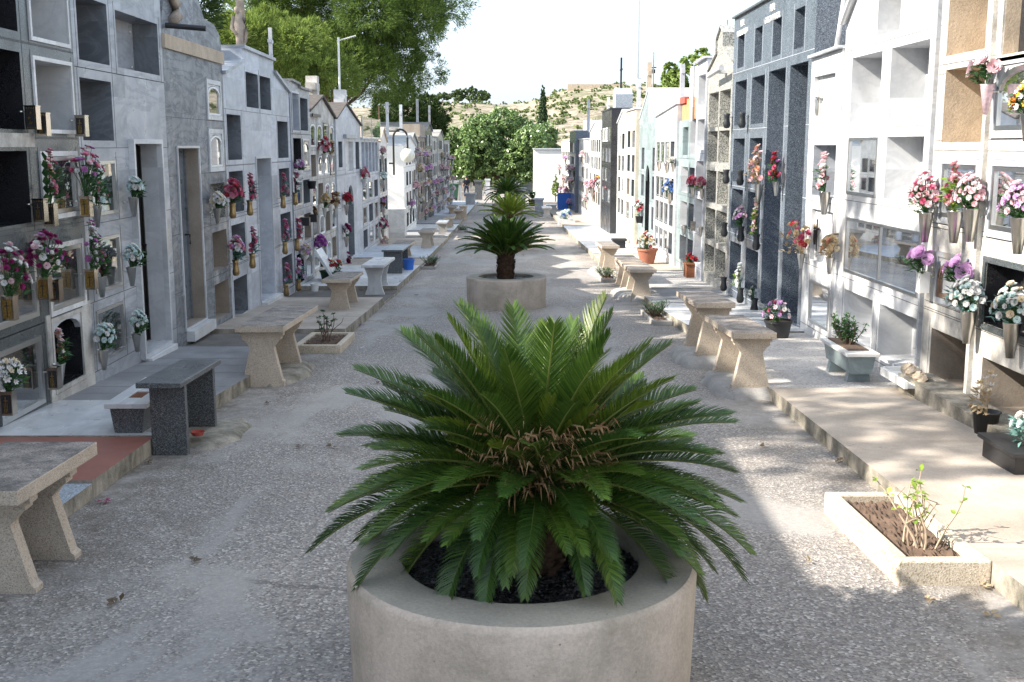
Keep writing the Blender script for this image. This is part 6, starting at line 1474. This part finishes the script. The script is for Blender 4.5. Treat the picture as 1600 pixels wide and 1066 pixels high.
# ================================================================ far end of the street
x, y, z = at_ground(706, 313); r = thing('rubbish_bin','dark green wheeled rubbish bin at the far left end of the street','bin',(x,y,z))
m = MB(); m.prism([(x-.42,z+.08),(x+.42,z+.08),(x+.5,z+1.15),(x-.5,z+1.15)], 1, y-.4, y+.4); m.build('body', M['green_bin'], r)
m = MB(); m.box(x-.53,x+.53,y-.45,y+.45,z+1.15,z+1.25); m.build('lid', M['green_bin'], r)
for s_ in (-1,1): m = MB(); m.tube([(x+s_*.35,y-.42,z+.08),(x+s_*.35,y-.3,z+.08)], .09, 10); m.build('wheel', M['black'], r)
m = MB(); m.box(x+.55,x+.72,y-.1,y+.1,z,z+1.1); tag(m.build('white_board', M['white']), 'narrow white board standing against the green bin', 'board')
# blue barrier
x0, y0, z0 = at_ground(872, 331); x1, y1, z1 = at_ground(903, 337)
r = thing('barrier','bright blue plastic crowd barrier before the dark blue tomb block','barrier',(x0,y0,z0)); m = MB(); yb = y0; L_ = x1-x0; hB = 1.05
m.box(x0,x0+L_,yb-.04,yb+.04,z0+.12,z0+.22); m.box(x0,x0+L_,yb-.04,yb+.04,z0+hB-.1,z0+hB)
for k in range(9): xx = x0+L_*k/8; m.box(xx-.05,xx+.05,yb-.03,yb+.03,z0+.22,z0+hB-.1)
m.box(x0-.02,x0+L_,yb+.0,yb+.02,z0+.3,z0+hB-.15); m.build('panel', M['blue'], r)
for s_ in (.15,.85): m = MB(); m.box(x0+L_*s_-.05,x0+L_*s_+.05,yb-.3,yb+.3,z0-.02,z0+.12); m.build('foot', M['blue'], r)
P1 = pedestal(822, 300, 24, 32, 'white block pedestal under the bushy potted plant at the street end')
P2 = pedestal(793+4, 300, 10, 14, 'small white pedestal left of the bushy potted plant')
P3 = pedestal(842, 334, 16, 24, 'grey blue pedestal beside the small dark potted plant', 'mar_blue')
P4 = pedestal(815, 320, 15, 26, 'pale pedestal with a veined shaft, just left of the bushy plants', 'mar_grey')
P5 = pedestal(748, 312, 14, 30, 'dark faced stone pedestal near the walking man', 'gran_bench')
P6 = pedestal(735, 322, 18, 20, 'low stone pedestal in front of the dark faced one', 'mar_grey')
P7 = pedestal(724, 344, 13, 22, 'beige stone pedestal at the far left kerb', 'terr')
P8 = pedestal(762, 306, 9, 26, 'slim pale stone post before the green bushes', 'mar_white')
P9 = pedestal(862, 332, 18, 12, 'bright low block before the blue barrier', 'mar_clean')
def bushpot(u, v, hpx, wpx, lb, leaf, potm='terracotta', base=None, seed=1):
    x, y, z = at_ground(u, v) if base is None else base[:3]; s_ = y/F_PX
    pot('flower_pot', 'terracotta pot of the '+lb if potm == 'terracotta' else 'pot of the '+lb, x, y, z, potprof(.28,.2,.42), potm)
    shrub('potted_plant', lb, x, y, z+.38, hpx*s_, wpx*s_, 260, leaf, .16, .05, seed=seed, stems=12, cat='plant')
bushpot(0,0,18,22,'bushy pale plant on the white block pedestal','leaf_dry',base=P1,seed=3)
bushpot(805,302,20,20,'bushy pale green plant left of the white pedestal','lime',seed=4)
bushpot(832,322,14,14,'small dark leaved plant between the pedestals','leaf','black',seed=5)
bushpot(775,306,22,24,'bright green bush at the foot of the far palm','lime','white',seed=6)
bushpot(752,306,20,20,'green bush behind the slim stone post','lime','white',seed=7)
x, y, z = at_ground(868, 318); r = thing('dwarf_conifer','small pointed lime green conifer left of the blue barrier','plant',(x,y,z)); m = MB(); m.tube([(x,y,z),(x,y,z+.6)],.04,6); m.build('trunk', M['bark'], r)
leaf_cloud('crown', M['lime'], r, [((x,y,z+.7+.22*k),(w_,w_,.24)) for k, w_ in enumerate([.22,.27,.26,.2,.12,.05])], 1500, .06, 14)
x, y, z = at_ground(885, 352); r = thing('flower_box','white flower box of pale blue flowers in the sun','planter',(x,y,z)); m = MB(); m.box(x-.35,x+.35,y-.3,y+.3,z,z+.25); m.build('box', M['mar_clean'], r)
bouquet(x, y, z+.2, 1, ['blue:mum','white','mint'], .5, .7, 'wide', 'pale blue and green flowers in the white flower box', 960, 'leaf_blue', False, 14, br=.09)
m = MB(); p = at_y(942,330,46.3); m.box(p[0]-.06,p[0]+.06,46.1,46.3,g(46),-.85); tag(m.build('black_post', M['black']), 'slim black upright post in front of the far right tombs', 'post')
# ================================================================ the man walking away
def skin_obj(name, pts, edges, rad, mat, parent, sub=2):
    me = bpy.data.meshes.new(name); me.from_pydata(pts, edges, []); o = bpy.data.objects.new(name, me); sc.collection.objects.link(o)
    m_ = o.modifiers.new('skin','SKIN'); m_.use_smooth_shade = True
    for i, r_ in enumerate(rad): me.skin_vertices[0].data[i].radius = (r_, r_) if not isinstance(r_, tuple) else r_
    me.skin_vertices[0].data[0].use_root = True
    s_ = o.modifiers.new('sub','SUBSURF'); s_.levels = sub; s_.render_levels = sub
    me.materials.append(M[mat]); o.parent = parent; return o
x, y, z = at_ground(729, 309); r = thing('person','person in a dark t-shirt and dark jeans walking at the end of the street','person',(x,y,z), R(20))
def ensure_skin(o): pass
J = dict(pel=(0,0,.96), sp=(0,.0,1.15), ch=(0,.02,1.36), nk=(0,.03,1.50), hb=(0,.06,1.60), ht=(0,.07,1.72),
 ls=(-.19,.02,1.42), le=(-.27,-.06,1.17), lw=(-.29,.06,.95), rs=(.19,.02,1.42), re=(.28,.03,1.16), rw=(.31,.17,.96),
 lh=(-.10,0,.90), lk=(-.11,.20,.52), la=(-.12,.10,.09), lt=(-.12,.28,.03), rh=(.10,0,.90), rk=(.11,-.03,.50), ra=(.12,-.28,.12), rt=(.12,-.14,.03))
def build_skin(name, keys, edges, rad, mat):
    me = bpy.data.meshes.new(name); me.from_pydata([J[k] for k in keys], [(keys.index(a),keys.index(b)) for a,b in edges], [])
    o = bpy.data.objects.new(name, me); sc.collection.objects.link(o); o.parent = r
    m_ = o.modifiers.new('skin','SKIN'); m_.use_smooth_shade = True
    if not me.skin_vertices:
        bpy.context.view_layer.objects.active = o; o.select_set(True)
        try: bpy.ops.mesh.customdata_skin_add()
        except Exception: pass
    for i, q in enumerate(rad): me.skin_vertices[0].data[i].radius = (q if isinstance(q,tuple) else (q,q))
    me.skin_vertices[0].data[0].use_root = True
    s_ = o.modifiers.new('sub','SUBSURF'); s_.levels = 2; s_.render_levels = 2; me.materials.append(M[mat]); return o
ks = list(J)
build_skin('body', ks, [('pel','sp'),('sp','ch'),('ch','nk'),('nk','hb'),('hb','ht'),('ch','ls'),('ls','le'),('le','lw'),('ch','rs'),('rs','re'),('re','rw'),('pel','lh'),('lh','lk'),('lk','la'),('la','lt'),('pel','rh'),('rh','rk'),('rk','ra'),('ra','rt')],
  [.12,.11,.13,.055,.085,.08,.055,.042,.03,.055,.042,.03,.085,.055,.04,.035,.085,.055,.04,.035], 'skin')
k2 = ['pel','sp','ch','ls','le','rs','re']
build_skin('shirt', k2, [('pel','sp'),('sp','ch'),('ch','ls'),('ls','le'),('ch','rs'),('rs','re')], [.145,.14,.16,.085,.065,.085,.065], 'navy')
k3 = ['pel','lh','lk','la','rh','rk','ra']
build_skin('trousers', k3, [('pel','lh'),('lh','lk'),('lk','la'),('pel','rh'),('rh','rk'),('rk','ra')], [.14,.105,.08,.065,.105,.08,.065], 'denim')
m = MB(); m.lathe([(0,-.02),(.095,0),(.105,.06),(.085,.12),(0,.15)], (0,.045,1.63), 14); m.build('hair', M['hair'], r, smooth=True, world=False)
for s_ in (-1,1):
    h_ = MB(); b_ = Vector(J['lw' if s_ < 0 else 'rw'])
    h_.tube([b_, b_+Vector((0,.01,-.06)), b_+Vector((0,.02,-.10))], [.028,.04,.03], 8)
    for f in range(4): q = b_+Vector((.0,-.022+.016*f,-.09)); h_.tube([q, q+Vector((-s_*.004,.005,-.04)), q+Vector((-s_*.014,.01,-.07+.006*abs(f-1)))], [.009,.008,.006], 6)
    q = b_+Vector((0,.03,-.05)); h_.tube([q, q+Vector((-s_*.01,.03,-.03)), q+Vector((-s_*.012,.035,-.06))], [.010,.009,.007], 6)
    h_.build('hand', M['skin'], r, smooth=True, world=False)
